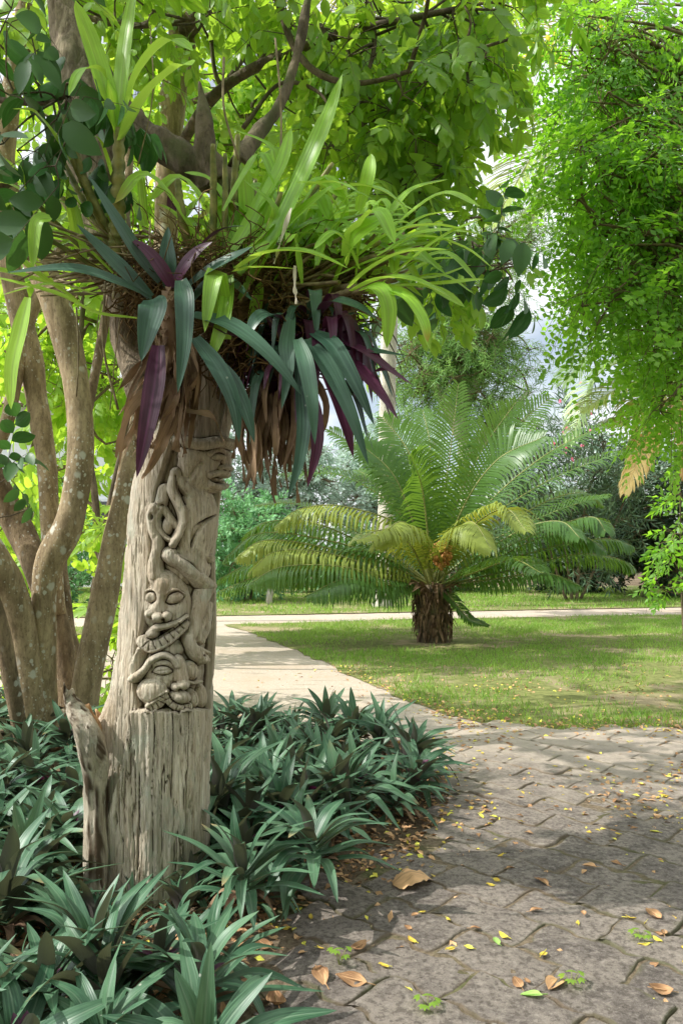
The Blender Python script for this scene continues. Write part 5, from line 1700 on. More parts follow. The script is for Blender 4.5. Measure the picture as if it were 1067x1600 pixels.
# ring-scarred palm trunk behind the hanging spiderworts
pt = P(606, 900, 17)
pl = thing('palm', 'tall palm with a grey ringed trunk behind the left fronds of the cycad', 'palm', (pt[0], 17, 0))
mb = MB()
pa = spline([(pt[0] - .12, 17, 0), (pt[0] - .04, 17, 2), (pt[0], 17, 5), (pt[0] + .15, 17, 9), (pt[0] + .3, 17, 12)], 240)
zz = pa[:, 2]
tube(mb, pa, .175 * (1 + .06 * np.abs(np.sin(zz * 19))) * np.interp(zz, [0, 1, 12], [1.2, 1, .85]), 16, .05, 3)
mb.build('trunk', M['bark_grey'], pl)
for i in range(12):
    a = i * .55
    lm, rm = MB(), MB()
    d = np.array([math.cos(a), math.sin(a), 0])
    top = pa[-1]
    feather_frond(lm, rm, [top, top + d * 1.2 + [0, 0, .9], top + d * 2.5 + [0, 0, .6], top + d * 3.4 - [0, 0, .6]], (0, 0, 1), 50, .6, .04, RT.uniform(.2, .6), RT, rr=.03)
    o = rm.build('frond', M['rachis'], pl)
    lm.build('leaflets', M['coco'], o)

# coconut palms on the right
def coconut(label, base, top, fronds, lean, seed):
    o = thing('coconut_palm', label, 'palm', base, 'coconut palms on the right')
    mb = MB()
    pa = spline([np.asarray(base, float), np.asarray(base) * .6 + np.asarray(top) * .4 + np.asarray(lean), np.asarray(top, float)], 60)
    tube(mb, pa, np.linspace(.2, .12, 60), 14, .1, 3)
    mb.build('trunk', M['bark_grey'], o)
    for pts, mat, ll, lw, tint, dr in fronds:
        lm, rm = MB(), MB()
        feather_frond(lm, rm, [np.asarray(p, float) for p in pts], (0, -.25, 1), 76, ll, lw, tint, RT, droop=dr, rr=.022, start=.12)
        q = rm.build('frond', M['rachis'] if mat != 'coco_dead' else M['coco_dead'], o)
        lm.build('leaflets', M[mat], q)


tA = P(905, 110, 9.6)
coconut('tall coconut palm whose yellow frond hangs between the tree crowns', (tA[0] + 3.6, 11.0, 0), tA, [
    ([tA, P(872, 190, 9.4), P(825, 255, 9.2), P(770, 350, 9.1)], 'coco', .62, .028, .72, .25), ([tA, P(890, 240, 9.2), P(870, 300, 9.1), P(835, 345, 9.1)], 'coco_pale', .5, .026, .5, .3),
    ([tA, P(840, 90, 9.4), P(780, 130, 9.3), P(735, 210, 9.2)], 'coco', .55, .028, .85, .3), ([tA, P(960, 60, 9.2), P(1060, 120, 9.1), P(1120, 260, 9)], 'coco', .6, .03, .4, .3), ([tA, P(905, 0, 9.6), P(890, -160, 9.5), P(850, -260, 9.4)], 'coco', .6, .03, .4, .3),
], (.9, 0, 0), 1)
tB = P(1032, 560, 15)
coconut('short coconut palm with pale fronds and a dead brown frond at the right', (tB[0] + 2.4, 15.4, 0), tB, [
    ([tB, P(985, 535, 14.7), P(930, 545, 14.5), P(880, 600, 14.4)], 'coco_pale', .75, .035, .5, .4), ([tB, P(1000, 590, 14.6), P(960, 610, 14.4), P(910, 640, 14.3)], 'coco', .7, .035, .6, .5),
    ([tB, P(1010, 610, 14.6), P(990, 650, 14.4), P(945, 665, 14.3)], 'coco', .65, .035, .75, .5), ([tB, P(1015, 650, 14.5), P(1002, 705, 14.4), P(975, 770, 14.3)], 'coco_dead', .5, .035, .6, .9), ([tB, P(1030, 480, 14.8), P(1010, 430, 14.7), P(960, 410, 14.6)], 'coco_pale', .7, .035, .4, .3),
    ([tB, P(1080, 520, 14.8), P(1140, 540, 14.6), P(1180, 620, 14.6)], 'coco_pale', .7, .035, .4, .3), ([tB, P(1050, 640, 14.5), P(1066, 700, 14.4), P(1080, 760, 14.3)], 'coco_dead', .5, .035, .4, .9), ([tB, P(990, 560, 15.3), P(930, 590, 15.5), P(890, 690, 15.5)], 'coco_pale', .7, .035, .6, .5),
], (.2, 0, 0), 2)
# white house at the back left
hs = thing('house', 'white rendered house with a low brown roof behind the spotted stems', 'house', (-9.5, 26, 0))


def box(mb, x0, x1, y0, y1, z0, z1):
    V = np.array([[x, y, z] for x in (x0, x1) for y in (y0, y1) for z in (z0, z1)], float)
    mb.add(V, np.array([[0, 1, 3, 2], [4, 6, 7, 5], [0, 4, 5, 1], [2, 3, 7, 6], [0, 2, 6, 4], [1, 5, 7, 3]]))


mb = MB()
box(mb, -15, -5.6, 26, 31, 0, 5.9)
mb.build('wall', M['wall'], hs, smooth=False)
mb = MB()
V = np.array([[-15.5, 25.4, 5.92], [-5.1, 25.4, 5.92], [-5.1, 31.6, 5.92], [-15.5, 31.6, 5.92], [-14.0, 28.5, 7.4], [-6.8, 28.5, 7.4]])
mb.add(V, [np.array([[0, 1, 5, 4], [2, 3, 4, 5], [3, 2, 1, 0]]), np.array([[1, 2, 5], [3, 0, 4]])])
mb.build('roof', M['roof'], hs, smooth=False)
mb = MB()
box(mb, -8.6, -7.3, 25.94, 26.02, 1.6, 2.9)
wf = mb.build('window', M['wall'], hs, smooth=False)
mb = MB()
box(mb, -8.5, -7.4, 25.91, 25.95, 1.7, 2.8)
mb.build('pane', M['glass'], wf, smooth=False)

# little posts in the far lawn
mb = MB()
q = G(421, 945)
tube(mb, [(q[0], q[1], -.1), (q[0], q[1], .25), (q[0] + .01, q[1], .40)], [.075, .07, .05], 7, .35, 4, freq=12)
tube(mb, [(q[0] + .06, q[1], .2), (q[0] + .075, q[1], .36), (q[0] + .08, q[1], .47)], [.03, .028, .012], 6, .3, 4)
tag(mb.build('stake', M['stake'], origin=(q[0], q[1], 0)), 'weathered pale wooden stump stake in the far lawn under the left fronds', 'stake')
mb = MB()
q = G(886, 927)
tube(mb, [(q[0], q[1], 0), (q[0], q[1], .05), (q[0], q[1], .5), (q[0], q[1], .75), (q[0], q[1], .82)], [.16, .12, .10, .10, .05], 10, .04, 4)
tag(mb.build('post', M['concrete'], origin=(q[0], q[1], 0)), 'short grey concrete post before the dark shrubs right of the cycad', 'post')
# ------------------------------------------------------------------ cycad
RC = np.random.default_rng(31)
DC = 10.6
cy = thing('cycad', 'large cycad with a stout dark trunk and spreading feather fronds on the lawn', 'cycad', (CYC[0], CYC[1], 0))
CB = np.array([P(678, 918, CYC[1])[0], CYC[1], P(678, 918, CYC[1])[2]])
# trunk clad in old leaf bases
mb = MB()
zt = np.linspace(-.03, CB[2] + .04, 40)
th = np.linspace(0, 2 * np.pi, 40, endpoint=False)
rad = np.interp(zt / CB[2], [0, .05, .2, .5, .8, 1.05], [.21, .20, .20, .21, .23, .16])
q = np.stack([CYC[0] + rad[:, None] * np.cos(th), CYC[1] + rad[:, None] * np.sin(th), np.broadcast_to(zt[:, None], (40, 40))], -1)
q[..., :2] += ((q[..., :2] - CYC[:2]) * (.18 * fbm(q[..., 0] * 14, q[..., 1] * 14, q[..., 2] * 9, 3))[..., None])
mb.add(q.reshape(-1, 3), [quads(40, 40, True), np.arange(40)[None, :] + 39 * 40], np.tile([0, 0, .3], (1600, 1)))
mb.build('trunk', M['bark_dark'], cy)
mb = MB()
for i in range(330):
    a, z0 = RC.uniform(0, 6.283), RC.uniform(.10, CB[2] + .02)
    rr = np.interp(z0 / CB[2], [0, .2, .5, .8, 1.05], [.20, .20, .21, .23, .20])
    dh = np.array([math.cos(a), math.sin(a), 0])
    b = np.array([CYC[0], CYC[1], z0]) + dh * rr * .95
    L_ = RC.uniform(.08, .26)
    strap(mb, [b, b + dh * RC.uniform(.03, .07) + [0, 0, -.02], b + dh * RC.uniform(.02, .07) + [RC.normal(0, .03), RC.normal(0, .03), -L_]], RC.uniform(.02, .05), dh + [0, 0, .3], RC.uniform(0, .5), 6, prof_lance, .3, RC.uniform(-1, 1))
for i in range(60):
    a = RC.uniform(0, 6.283)
    dh = np.array([math.cos(a), math.sin(a), 0])
    b = np.array([CYC[0], CYC[1], CB[2] + RC.uniform(-.06, .05)]) + dh * .22
    strap(mb, [b, b + dh * .12 + [0, 0, .05], b + dh * RC.uniform(.2, .42) + [0, 0, RC.uniform(-.14, .02)]], RC.uniform(.03, .06), (0, 0, 1), RC.uniform(0, .6), 7, prof_lance, .3, RC.uniform(-1, 1))
mb.build('leaf_bases', M['dead'], cy)
# orange seed cone in the heart
mb = MB()
hc = P(690, 866, CYC[1] - .32)
for i in range(130):
    p0 = hc + sph(RC, 1)[0] * np.array([.14, .10, .19])
    s_ = RC.uniform(.016, .028)
    u_, v_ = np.meshgrid(np.linspace(0, 2 * np.pi, 8, endpoint=False), np.linspace(.05, np.pi - .05, 6))
    n3 = np.stack([np.cos(u_) * np.sin(v_), np.sin(u_) * np.sin(v_), np.cos(v_)], -1)
    mb.add((p0 + n3 * s_ * [1, 1, 1.25]).reshape(-1, 3), quads(6, 8, True)[:, ::-1], np.tile([0, 0, RC.random()], (48, 1)))
mb.build('cone', M['nut'], cy)


def frond(pts, L=None, dep=0, mat='cycad', tint=None, ll=.42, droop=.55, pairs=50, up=(0, -.15, 1), old=0):
    """pts: photo pixels from base to tip; dep: how far the tip stands before (-) or behind (+) the heart"""
    m = len(pts) - 1
    path = [CB + np.array([RC.normal(0, .04), RC.normal(0, .04), 0])]
    for k, (px, py) in enumerate(pts[1:]):
        path.append(P(px, py, CYC[1] + dep * ((k + 1) / m) ** 1.1))
    lm, rm = MB(), MB()
    feather_frond(lm, rm, path, up, pairs, ll, .030, RC.uniform(.2, .6) if tint is None else tint, RC, droop=droop, start=.14, rr=.017, wind=.035, angle=.55)
    o = rm.build('frond', M['rachis'], cy)
    lm.build('leaflets', M[mat], o)


b_ = (678, 905)
for pts, dep, kw in (
    ([b_, (690, 800), (704, 700), (716, 600)], .5, dict(up=(0, -1, .1), droop=.22)), ([b_, (662, 800), (640, 710), (598, 652)], .7, dict(up=(-.2, -1, .3), droop=.3)),
    ([b_, (712, 790), (755, 700), (806, 628)], .6, dict(up=(.2, -1, .3), droop=.25)), ([b_, (722, 790), (782, 690), (858, 622)], .9, dict(up=(.2, -.8, .5), droop=.3)),
    ([b_, (720, 800), (775, 720), (850, 682)], -.6, dict(up=(.1, -.7, .6), droop=.4)), ([b_, (750, 800), (850, 712), (952, 660)], .4, dict(up=(-.2, -.5, 1))),
    ([b_, (740, 830), (840, 760), (925, 722), (985, 705)], .2, dict(up=(-.2, -.3, 1))), ([b_, (760, 850), (870, 798), (948, 775)], -.3, dict(up=(-.2, -.2, 1))),
    ([b_, (770, 865), (870, 822), (925, 808), (945, 830)], -.9, dict(up=(0, 0, 1), droop=1.2)), ([b_, (780, 880), (880, 850), (950, 842), (985, 852)], -.4, dict(up=(0, 0, 1), droop=1.2)),
    ([b_, (800, 890), (900, 866), (960, 872), (988, 888)], .1, dict(up=(0, 0, 1), droop=1.2)), ([b_, (640, 800), (580, 715), (515, 672)], .5, dict(up=(.2, -.6, .7), droop=.4, tint=.7)),
    ([b_, (630, 810), (540, 745), (440, 742)], .1, dict(up=(.1, -.3, 1), mat='cycad', tint=.85)), ([b_, (640, 830), (540, 792), (470, 795), (432, 820)], -.4, dict(mat='cycad_old', tint=.4, up=(0, -.1, 1), droop=1.7, ll=.46)),
    ([b_, (600, 870), (480, 838), (400, 835), (352, 872)], -.3, dict(mat='cycad', tint=.6, up=(0, 0, 1), droop=1.7, ll=.46)), ([b_, (600, 880), (480, 850), (410, 845), (372, 870)], -.8, dict(mat='cycad_old', tint=.55, up=(0, 0, 1), droop=1.7, ll=.46)),
    ([b_, (600, 895), (480, 872), (400, 878), (342, 905)], .2, dict(mat='cycad', tint=.5, up=(0, 0, 1), droop=1.7, ll=.46)), ([b_, (610, 905), (500, 892), (420, 895), (340, 925)], -.5, dict(mat='cycad', tint=.35, up=(0, 0, 1), droop=1.7, ll=.46)),
    ([b_, (640, 850), (600, 828), (555, 845)], -1.9, dict(mat='cycad_old', tint=.35, up=(0, .2, 1), droop=.9)), ([b_, (655, 845), (625, 815), (585, 850)], -1.5, dict(mat='cycad_old', tint=.2, up=(0, .2, 1), droop=1.7, ll=.46)),
    ([b_, (700, 850), (735, 815), (768, 858)], -1.6, dict(mat='cycad_old', tint=.25, up=(0, .2, 1), droop=1.7, ll=.46)), ([b_, (720, 840), (785, 795), (822, 830)], -1.3, dict(mat='cycad_old', tint=.15, up=(0, .2, 1), droop=.7)),
    ([b_, (700, 930), (730, 965), (762, 978)], -.5, dict(mat='cycad', tint=.4, ll=.2, pairs=40)), 
    ([b_, (670, 800), (672, 700), (660, 640)], 1.6, dict(up=(0, -1, .2), droop=.3)), ([b_, (640, 820), (600, 760), (560, 735)], 1.6, dict(up=(.1, -.6, .7), droop=.4, tint=.7)),
    ([b_, (730, 860), (810, 830), (860, 830)], 1.7, dict()), ([b_, (610, 860), (540, 830), (490, 840)], 1.5, dict(tint=.7)),
    ([b_, (770, 905), (850, 895), (905, 915)], -.9, dict(up=(0, 0, 1), droop=1.2)), ([b_, (740, 895), (800, 875), (845, 895)], -1.6, dict(up=(0, 0, 1), droop=.6)), ([b_, (610, 915), (540, 905), (480, 930)], -1.1, dict(up=(0, 0, 1), tint=.3, droop=1.7, ll=.46)),
    ([b_, (655, 830), (620, 760), (560, 700)], 1.0, dict(up=(.1, -.8, .5), tint=.6)), ([b_, (590, 850), (470, 790), (400, 790)], .9, dict(up=(0, -.1, 1), tint=.7, droop=.6)),
):
    frond(pts, dep=dep, **kw)

for pts, dep, kw in (
    ([b_, (610, 872), (500, 820), (420, 815), (380, 840)], .6, dict(tint=.55, up=(0, 0, 1), droop=1.5)), ([b_, (600, 890), (500, 862), (430, 862), (395, 890)], -1.0, dict(mat='cycad_old', tint=.4, up=(0, 0, 1), droop=1.6, ll=.46)),
    ([b_, (615, 905), (530, 885), (440, 886), (390, 912)], -1.3, dict(tint=.45, up=(0, 0, 1), droop=1.6, ll=.46)), ([b_, (760, 880), (850, 838), (910, 838), (945, 860)], -.7, dict(tint=.3, up=(0, 0, 1), droop=1.2)),
    ([b_, (750, 850), (840, 790), (905, 770), (940, 790)], .5, dict(tint=.35, up=(-.1, -.3, 1), droop=.9)), ([b_, (745, 870), (820, 825), (875, 815), (905, 840)], -1.2, dict(tint=.3, up=(0, -.1, 1), droop=1.1)),
):
    frond(pts, dep=dep, **kw)
for i in range(3):
    a = RC.uniform(-1.45, 1.45)
    L_ = RC.uniform(180, 280)
    dep = RC.uniform(-1.2, 1.8)
    m1 = (678 + math.sin(a) * L_ * .5, 905 - math.cos(a) * L_ * .5 - 25)
    m2 = (678 + math.sin(a) * L_ * 1.05, 905 - math.cos(a) * L_ * .9 + 20 * abs(math.sin(a)))
    frond([b_, m1, m2], dep=dep, up=(0, -.7 * math.cos(a), .4 + abs(math.sin(a))), droop=.5)
# ------------------------------------------------------------------ spiderwort beds, one rosette at a time
def rosette_mesh(r, nl, L0, spreadup, flower=False, dead=4, mat_mix=.2):
    g_ = MB()
    for i in range(nl):
        t = i / (nl - 1)              # 0 outer .. 1 inner
        a = i * 2.39996 + r.normal(0, .18)
        el = math.radians(np.interp(t, [0, .5, 1], [8, 32, 58]) + r.normal(0, 14) + spreadup)
        ln = L0 * np.interp(t, [0, .45, 1], [.85, 1.05, .62]) * r.uniform(.82, 1.15)
        h = .05 + .10 * t
        dh = np.array([math.cos(a), math.sin(a), 0])
        b = np.array([0, 0, h]) + dh * .012
        m_ = b + (dh * math.cos(el) + np.array([0, 0, math.sin(el)])) * ln * .55
        e2 = el - math.radians(r.uniform(18, 66) * (1.15 - .6 * t))
        e_ = m_ + (dh * math.cos(e2) + np.array([0, 0, math.sin(e2)])) * ln * .5
        lat = np.cross(dh, [0, 0, 1]) * r.normal(0, .03)
        tint = np.clip(r.uniform(.12, .62) + (.3 if r.random() < .10 else 0), 0, 1)
        strap(g_, [b, m_ + lat, e_ + lat * 2], r.uniform(.040, .056) * (L0 / .30), np.array([-dh[0] * .2, -dh[1] * .2, 1]), tint, 12, prof_lance, .24, r.normal(0, .15))
    return g_


def dead_mesh(r, n, L0):
    d_ = MB()
    for i in range(n):
        a = r.uniform(0, 6.28)
        dh = np.array([math.cos(a), math.sin(a), 0])
        b = dh * .02 + np.array([0, 0, .06])
        e_ = dh * L0 * r.uniform(.5, .8) + np.array([0, 0, .012])
        strap(d_, [b, (b + e_) / 2 + np.array([0, 0, .04]), e_], r.uniform(.02, .04), (r.normal(0, .3), r.normal(0, .3), 1), r.random(), 9, prof_lance, .3, r.uniform(-1, 1), .3, i)
    return d_


def heart_mesh(r):
    p_ = MB()
    for i in range(4):
        a = r.uniform(0, 6.28)
        dh = np.array([math.cos(a), math.sin(a), 0])
        b = np.array([0, 0, .12]) + dh * .01
        strap(p_, [b, b + dh * .03 + np.array([0, 0, .035]), b + dh * .06 + np.array([0, 0, .05])], .03, (-dh[0], -dh[1], .6), r.random(), 7, prof_leaf)
    return p_


RB = np.random.default_rng(404)
PROTO = []
for k in range(7):
    e = bpy.data.objects.new('spiderwort', None)
    C.objects.link(e)
    lm = rosette_mesh(RB, [26, 20, 28, 23, 19, 30, 24][k], [.32, .27, .33, .29, .26, .30, .34][k], [0, 6, -6, 3, 10, -3, 12][k])
    ch = [lm.build('leaves', M['rhoeo'], e), dead_mesh(RB, 5, .24).build('dead_leaves', M['dead'], e)]
    if k in (1, 3, 5):
        ch.append(heart_mesh(RB).build('purple_heart', M['purple'], e))
    PROTO.append([e, ch, 0])


def put(k, x, y, z, rz, s, label, group, tilt=(0, 0)):
    e, ch, used = PROTO[k]
    if not used:
        o = e
        PROTO[k][2] = 1
    else:
        o = e.copy()
        C.objects.link(o)
        for c in ch:
            c2_ = c.copy()
            C.objects.link(c2_)
            c2_.parent = o
    o.location = (x, y, z)
    o.rotation_euler = (tilt[0], tilt[1], rz)
    o.scale = (s, s, s)
    tag(o, label, 'spiderwort', group)


def pick(poly, n, x0, x1, y0, y1, mind, r, pts=None):
    pts = [] if pts is None else pts
    first = len(pts)
    for _ in range(20000):
        x, y = r.uniform(x0, x1), r.uniform(y0, y1)
        if not inpoly(x, y, poly):
            continue
        if math.hypot(x - P(243, 1410, D0)[0], y - D0) < .27 or math.hypot(x - P(150, 1300, 2.75)[0], y - 2.77) < .13:
            continue
        if all((x - q[0]) ** 2 + (y - q[1]) ** 2 > (mind * (1 if y < 3.6 else 1.15)) ** 2 for q in pts):
            pts.append((x, y))
        if len(pts) - first >= n:
            break
    return pts[first:]


GR, GL = 'spiderworts in the bed right of the carved trunk', 'spiderworts in the bed left of the carved trunk'
hero = [  # px,py of the rosette heart, distance, kind, spin, size, label, group
    (378, 1378, 2.52, 0, .3, .86, 'large dark green spiderwort rosette at the foot of the trunk on its right', GR),
    (490, 1330, 2.70, 2, 1.3, .9, 'spiderwort rosette at the bed front, between the trunk foot and the big dry brown leaf', GR),
    (245, 1525, 2.12, 3, 2.0, .85, 'spiderwort rosette leaning over the paving edge at the bottom', GL),
    (150, 1540, 2.10, 6, .6, 1.0, 'spiderwort rosette with tall upright leaves at the bottom edge', GL),
]
hp = []
for px, py, d, k, sp, s, lb, gp in hero:
    q = P(px, py, d)
    z = max(0.0, q[2] - .10 * s)
    put(k, q[0], q[1], z, sp, s, lb, gp)
    hp.append((q[0], q[1]))
br = [(x, y) for x, y in BED_R]
ptsR = pick(br, 110, -1.0, .7, 2.6, 5.3, .165, RB, list(hp))
for (x, y) in ptsR:
    if not inpoly(x + .13, y, BED_R) or not inpoly(x + .05, y - .09, BED_R) or (x < -.33 and y < 2.9):
        continue
    k = int(RB.integers(0, 7))
    edge = 0.0
    put(k, x, y, .0 + RB.uniform(0, .08), RB.uniform(0, 6.28), RB.uniform(.82, 1.12) * (1.0 if y < 4.0 else .86), 'green spiderwort rosette in the dense bed right of the carved trunk', GR, (RB.normal(0, .26), RB.normal(0, .26)))
bl = [(x, y) for x, y in BED_L]
ptsL = pick(bl, 82, -1.75, -.3, 1.75, 3.6, .16, RB, list(hp))
ptsL += pick(bl, 46, -3.2, -.5, 3.6, 5.6, .24, RB, list(hp))
for (x, y) in ptsL:
    k = int(RB.integers(0, 7))
    low = -1.0 < x < -.2 and 2.0 < y < 2.8
    put(k, x, y, 0 if low else RB.uniform(0, .08), RB.uniform(0, 6.28), RB.uniform(.55, .68) if low else RB.uniform(.82, 1.1), 'green spiderwort rosette in the dense bed left of the carved trunk', GL, (RB.normal(0, .26), RB.normal(0, .26)))
# ------------------------------------------------------------------ fallen leaves and seedlings
RL = np.random.default_rng(808)
OPEN = [p for p in [(-.2, 1.7), (2.6, 1.7), (4.6, 6.6), (-.4, 6.2)]]


def free(x, y):
    return not (inpoly(x, y, BED_L) or inpoly(x, y, BED_R))


def flat_leaf(r, ln, wd, curl, fold):
    mb = MB()
    V, Fs, L = leafT(ln, wd, 7, 0, 0, prof_leaf, 5)
    V = V.copy()
    V[:, 2] = curl * ln * ((V[:, 1] / ln - .5) ** 2 * 2) + fold * np.abs(V[:, 0]) + .004 * vnoise(V[:, 0] * 60, V[:, 1] * 60, 0, int(r.integers(99)))
    V[:, 2] -= V[:, 2].min()
    V[:, 1] -= ln / 2
    L = L.copy()
    L[:, 2] = r.random()
    mb.add(V, Fs, L)
    tube(mb, [(0, ln / 2, V[:, 2].mean() * .6), (.004, -ln * .75, .004)][::-1], .0011, 4)
    return mb


LEAFP = {}
for key, mat, ln, wd in (('yellow', 'fallen_yellow', .034, .017), ('brown', 'fallen_brown', .065, .034), ('green', 'fallen_green', .05, .024)):
    LEAFP[key] = [[flat_leaf(RL, ln * RL.uniform(.8, 1.2), wd, RL.uniform(0, .5), RL.uniform(0, .7)), mat, None] for _ in range(5)]
LBL = {'yellow': ('small yellow fallen leaf lying on the grey paving', 'yellow leaves fallen on the paving'), 'brown': ('dry brown fallen leaf lying on the grey paving', 'dry brown leaves fallen on the paving'), 'green': ('green fallen leaf lying flat on the grey paving', 'green leaves fallen on the paving')}


def ptop(x, y):
    return .027 - .02 * min(1, max(0, (y - 4.7) / 1.6)) ** 2


def drop(kind, x, y, s, rz, label=None):
    e = LEAFP[kind][int(RL.integers(0, 5))]
    if e[2] is None:
        o = e[0].build('fallen_leaf', M[e[1]])
        e[2] = o
    else:
        o = e[2].copy()
        C.objects.link(o)
    o.location = (x, y, ptop(x, y))
    o.rotation_euler = (RL.normal(0, .12), RL.normal(0, .12), rz)
    o.scale = (s, s, s)
    tag(o, label or LBL[kind][0], 'leaf', LBL[kind][1])


for px, py, kind, s, rz, lb in ((643, 1483, 'yellow', 1.3, .5, 'small yellow fallen leaf alone on a dark paver, left of the lone green one'), (703, 1497, 'yellow', 1.0, 1.8, None), (775, 1486, 'green', .9, .2, 'small green fallen leaf lying alone in the middle of the pavers'), (848, 1506, 'yellow', 1.2, 2.4, None), (830, 1572, 'green', 1.3, 1.4, 'large green fallen leaf on the sunlit pavers at the bottom'),
                               (865, 1556, 'brown', 1.5, 2.5, None), (808, 1551, 'brown', .9, .2, None), (1022, 1310, 'yellow', 1.3, .9, None), (1030, 1564, 'brown', 1.2, 1.4, None), (1020, 1445, 'brown', 1.2, .4, None), (845, 1390, 'brown', 1.0, .6, None), (548, 1548, 'brown', 1.8, 1.2, None), (500, 1540, 'brown', 1.4, .3, None), (430, 1582, 'brown', 1.6, .2, None), (380, 1498, 'brown', 1.4, 2.2, None), (410, 1490, 'brown', 1.3, .9, None), (560, 1495, 'brown', 1.1, 2.2, None), (920, 1365, 'brown', 1.0, 1.2, None)):
    q = G(px, py)
    drop(kind, q[0], q[1], s, rz, lb)
cnt = {'yellow': 0, 'brown': 0}
ys_ = RL.uniform(1.8, 5.8, 4000)
xs_ = RL.uniform(-.2, .44 * ys_ + .15)
ok_ = ~(inpoly(xs_, ys_, BED_L) | inpoly(xs_, ys_, BED_R) | inpoly(xs_, ys_, lawn_poly))
dens_ = fbm(xs_ * 1.6, ys_ * 1.6, 0, 17) + .25 * (ys_ - 3.0) / 2 - .12 + .12 * (xs_ - .9)
ok_ &= RL.random(4000) < np.maximum(.02, dens_ * 1.5)
for x, y in zip(xs_[ok_], ys_[ok_]):
    kind = 'yellow' if RL.random() < .55 else 'brown'
    if cnt[kind] >= (170 if kind == 'yellow' else 130):
        continue
    cnt[kind] += 1
    drop(kind, x, y, RL.uniform(.6, 1.15) * (1 if kind == 'yellow' else .62), RL.uniform(0, 6.28))
# litter nobody could count: along the bed edges, the lawn edge and over the far paving
mbs = {'fallen_yellow': MB(), 'fallen_brown': MB()}
T5 = leafT(.034, .018, 3, .3, .25)
T6 = leafT(.045, .022, 3, .4, .35)
NN = 52000
y = RL.uniform(1.7, 8.5, NN)
x = RL.uniform(-1.2, .46 * y + .6)
bed = inpoly(x, y, BED_L) | inpoly(x, y, BED_R)
inl = inpoly(x, y, lawn_poly)
edge = np.full(NN, 9.0)
for bp in spline(np.array(BED_R + BED_R[:1]), 90):
    edge = np.minimum(edge, np.hypot(bp[0] - x, bp[1] - y))
le = np.full(NN, 9.0)
for lp in lawn_poly[:260]:
    le = np.minimum(le, np.hypot(lp[0] - x, lp[1] - y))
d = .03 + .45 * np.maximum(0, fbm(x * 2, y * 2, 0, 19)) * (y > 3.2) + .55 * bed + .55 * np.exp(-(le / .24) ** 2) + .34 * np.exp(-(edge / .16) ** 2)
d = d + .8 * np.exp(-(((x - 1.75) / .55) ** 2 + ((y - 3.9) / .5) ** 2)) * (.5 + fbm(x * 5, y * 5, 0, 23))
d = np.where(inl, d * .7, d)
d = np.where((y < 3.0) & ~bed & (edge > .2), d * .25, d)
kp = RL.random(NN) < d * .8
pt_ = .021 - .02 * np.clip((y - 4.7) / 1.6, 0, 1) ** 2
pos = np.column_stack([x, y, np.where(bed, .02, pt_) + .015 * inl, bed])[kp]
n = len(pos)
isb = RL.random(n) < np.where(pos[:, 3] > 0, .93, .68)
for key, msk, T in (('fallen_yellow', ~isb, T5), ('fallen_brown', isb, T6)):
    p_ = pos[msk][:, :3] + np.array([0, 0, .004])
    k = len(p_)
    d_ = np.column_stack([RL.normal(size=(k, 2)), RL.normal(0, .18, k)])
    place(mbs[key], T, p_, d_, np.column_stack([RL.normal(0, .3, (k, 2)), np.ones(k)]), RL.uniform(.5, 1.25, k), RL.uniform(.1, .9, k))
tag(mbs['fallen_yellow'].build('leaf_litter', M['fallen_yellow']), 'scattered small yellow leaf litter over the paving and lawn edge', 'leaf litter', kind='stuff')
tag(mbs['fallen_brown'].build('leaf_litter', M['fallen_brown']), 'brown dry leaf litter on the beds and along their edges', 'leaf litter', kind='stuff')

# the one big dry leaf
q = G(645, 1392)
mb = MB()
V, Fs, L = leafT(.16, .115, 14, 0, 0, lambda t: np.sin(np.pi * np.clip(t, 0, 1) ** .8) ** .55, 11)
V = V.copy()
v = V[:, 1] / .16
V[:, 2] = .05 * np.sin(np.pi * v) ** .8 - .32 * V[:, 0] ** 2 / .06 + .010 * vnoise(V[:, 0] * 30, V[:, 1] * 30, 0, 4) + .004 * np.sin(v * 34) * np.abs(V[:, 0]) / .05
V[:, 1] -= .08
a = math.radians(-70)
W = np.column_stack([V[:, 0] * math.cos(a) - V[:, 1] * math.sin(a), V[:, 0] * math.sin(a) + V[:, 1] * math.cos(a), V[:, 2]])
W[:, 2] -= W[:, 2].min()
L = L.copy()
L[:, 2] = .78
mb.add(W + np.array([q[0], q[1], .028]), Fs, L)
tag(mb.build('dry_leaf', M['fallen_brown'], origin=(q[0], q[1], .028)), 'big curled tan dry leaf lying at the edge of the right bed', 'leaf')
# seedlings in the joints
for px, py, h, lb in ((531, 1520, .055, 'tiny green seedling in a joint between pavers, farther left of the two'), (668, 1590, .035, 'tiny bright green seedling in the sunlit pavers at the bottom'), (1000, 1478, .03, 'small weed tuft among brown leaves at the right edge'), (893, 1556, .045, 'thin grass seedling in a joint at the bottom right')):
    q = G(px, py)
    sd = thing('seedling', lb, 'seedling', (q[0], q[1], .02))
    s1, l1 = MB(), MB()
    for j in range(5):
        a = j * 1.3 + RL.uniform(0, .5)
        tip = q + np.array([math.cos(a) * .022, math.sin(a) * .022, .02 + h * RL.uniform(.7, 1.1)])
        b = q + np.array([0, 0, .015])
        tube(s1, spline([b, (b + tip) / 2 + [0, 0, .008], tip], 6), .0012, 4)
        for k in range(4):
            t = np.array([[math.cos(a + (k - 1.5) * .8), math.sin(a + (k - 1.5) * .8), -.1]])
            place(l1, leafT(.02, .012, 3, .1, .2), tip[None], t, np.array([[0, 0, 1.]]), 1.0, [RL.uniform(.4, .9)])
    s1.build('stem', M['rachis'], sd)
    l1.build('leaves', M['lime'], sd)
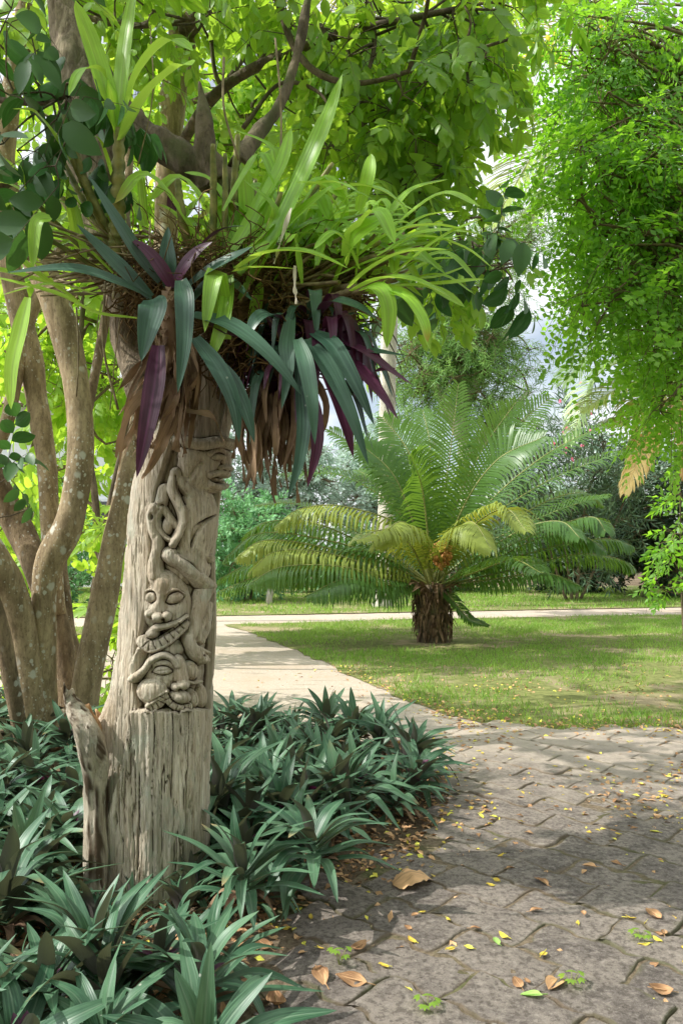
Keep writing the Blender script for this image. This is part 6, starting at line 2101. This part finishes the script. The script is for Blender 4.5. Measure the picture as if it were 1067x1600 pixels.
# ------------------------------------------------------------------ camera, sun, sky
cam = bpy.data.cameras.new('camera')
cam.sensor_fit = 'VERTICAL'
cam.sensor_height = 36
cam.lens = 36 * F / 1600
cam.shift_y = (HOR - 800) / 1600
cam.clip_end = 2000
cam.clip_start = .05
co = bpy.data.objects.new('camera', cam)
C.objects.link(co)
co.location = (0, 0, CAMH)
co.rotation_euler = (math.pi / 2, 0, 0)
bpy.context.scene.camera = co

EL, AZ = math.radians(47), math.radians(262)
sdir = Vector((math.sin(AZ) * math.cos(EL), math.cos(AZ) * math.cos(EL), math.sin(EL)))
sun = bpy.data.lights.new('sun', 'SUN')
sun.energy = 5.0
sun.angle = math.radians(.5)
sun.color = (1, .97, .91)
so = bpy.data.objects.new('sun', sun)
C.objects.link(so)
so.rotation_euler = sdir.to_track_quat('Z', 'Y').to_euler()

w = bpy.data.worlds.new('World')
bpy.context.scene.world = w
w.use_nodes = True
nt = w.node_tree
nt.nodes.clear()
out = nt.nodes.new('ShaderNodeOutputWorld')
sky = nt.nodes.new('ShaderNodeTexSky')
sky.sky_type = 'NISHITA'
sky.sun_disc = False
sky.sun_elevation = EL
sky.sun_rotation = AZ
sky.air_density = 1.0
sky.dust_density = 1.2
b1 = nt.nodes.new('ShaderNodeBackground')
b1.inputs[1].default_value = .15
nt.links.new(sky.outputs[0], b1.inputs[0])
tc = nt.nodes.new('ShaderNodeTexCoord')
mp = nt.nodes.new('ShaderNodeMapping')
mp.inputs['Scale'].default_value = (1, 1, 1.8)
mp.inputs['Location'].default_value = (5.48, 2.84, 2.12)
nt.links.new(tc.outputs['Generated'], mp.inputs[0])
nz = nt.nodes.new('ShaderNodeTexNoise')
nz.inputs['Scale'].default_value = 2.6
nz.inputs['Detail'].default_value = 8
nz.inputs['Roughness'].default_value = .55
nt.links.new(mp.outputs[0], nz.inputs['Vector'])
rp = nt.nodes.new('ShaderNodeMapRange')
rp.interpolation_type = 'SMOOTHSTEP'
rp.inputs[1].default_value = .37
rp.inputs[2].default_value = .52
rp.inputs[3].default_value = .30
nt.links.new(nz.outputs[0], rp.inputs[0])
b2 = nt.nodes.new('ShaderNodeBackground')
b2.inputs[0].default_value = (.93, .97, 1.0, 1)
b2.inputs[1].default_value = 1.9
# cloud brightened towards the sun, added as soft directional fill light
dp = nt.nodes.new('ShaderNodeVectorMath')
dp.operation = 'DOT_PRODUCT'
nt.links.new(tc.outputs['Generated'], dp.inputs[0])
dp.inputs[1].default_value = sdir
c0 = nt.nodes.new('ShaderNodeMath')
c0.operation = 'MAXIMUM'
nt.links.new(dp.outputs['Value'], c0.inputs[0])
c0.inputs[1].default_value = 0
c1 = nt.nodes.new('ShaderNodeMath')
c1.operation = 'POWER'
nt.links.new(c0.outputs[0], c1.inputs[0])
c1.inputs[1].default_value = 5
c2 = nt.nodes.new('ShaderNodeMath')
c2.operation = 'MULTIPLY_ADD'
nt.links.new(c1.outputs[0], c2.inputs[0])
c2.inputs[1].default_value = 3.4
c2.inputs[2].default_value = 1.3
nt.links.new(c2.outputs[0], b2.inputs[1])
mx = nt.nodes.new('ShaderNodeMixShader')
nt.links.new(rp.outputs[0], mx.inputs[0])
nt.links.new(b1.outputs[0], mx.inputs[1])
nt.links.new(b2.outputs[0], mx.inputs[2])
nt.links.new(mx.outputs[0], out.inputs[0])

sc = bpy.context.scene
sc.view_settings.view_transform = 'Standard'
sc.view_settings.look = 'None'
sc.view_settings.exposure = 0
sc.view_settings.gamma = 1
sc.render.engine = 'CYCLES'
sc.cycles.max_bounces = 10
sc.cycles.diffuse_bounces = 5
sc.cycles.glossy_bounces = 3
sc.cycles.transmission_bounces = 6
sc.cycles.use_denoising = True
sc.cycles.sample_clamp_indirect = 6
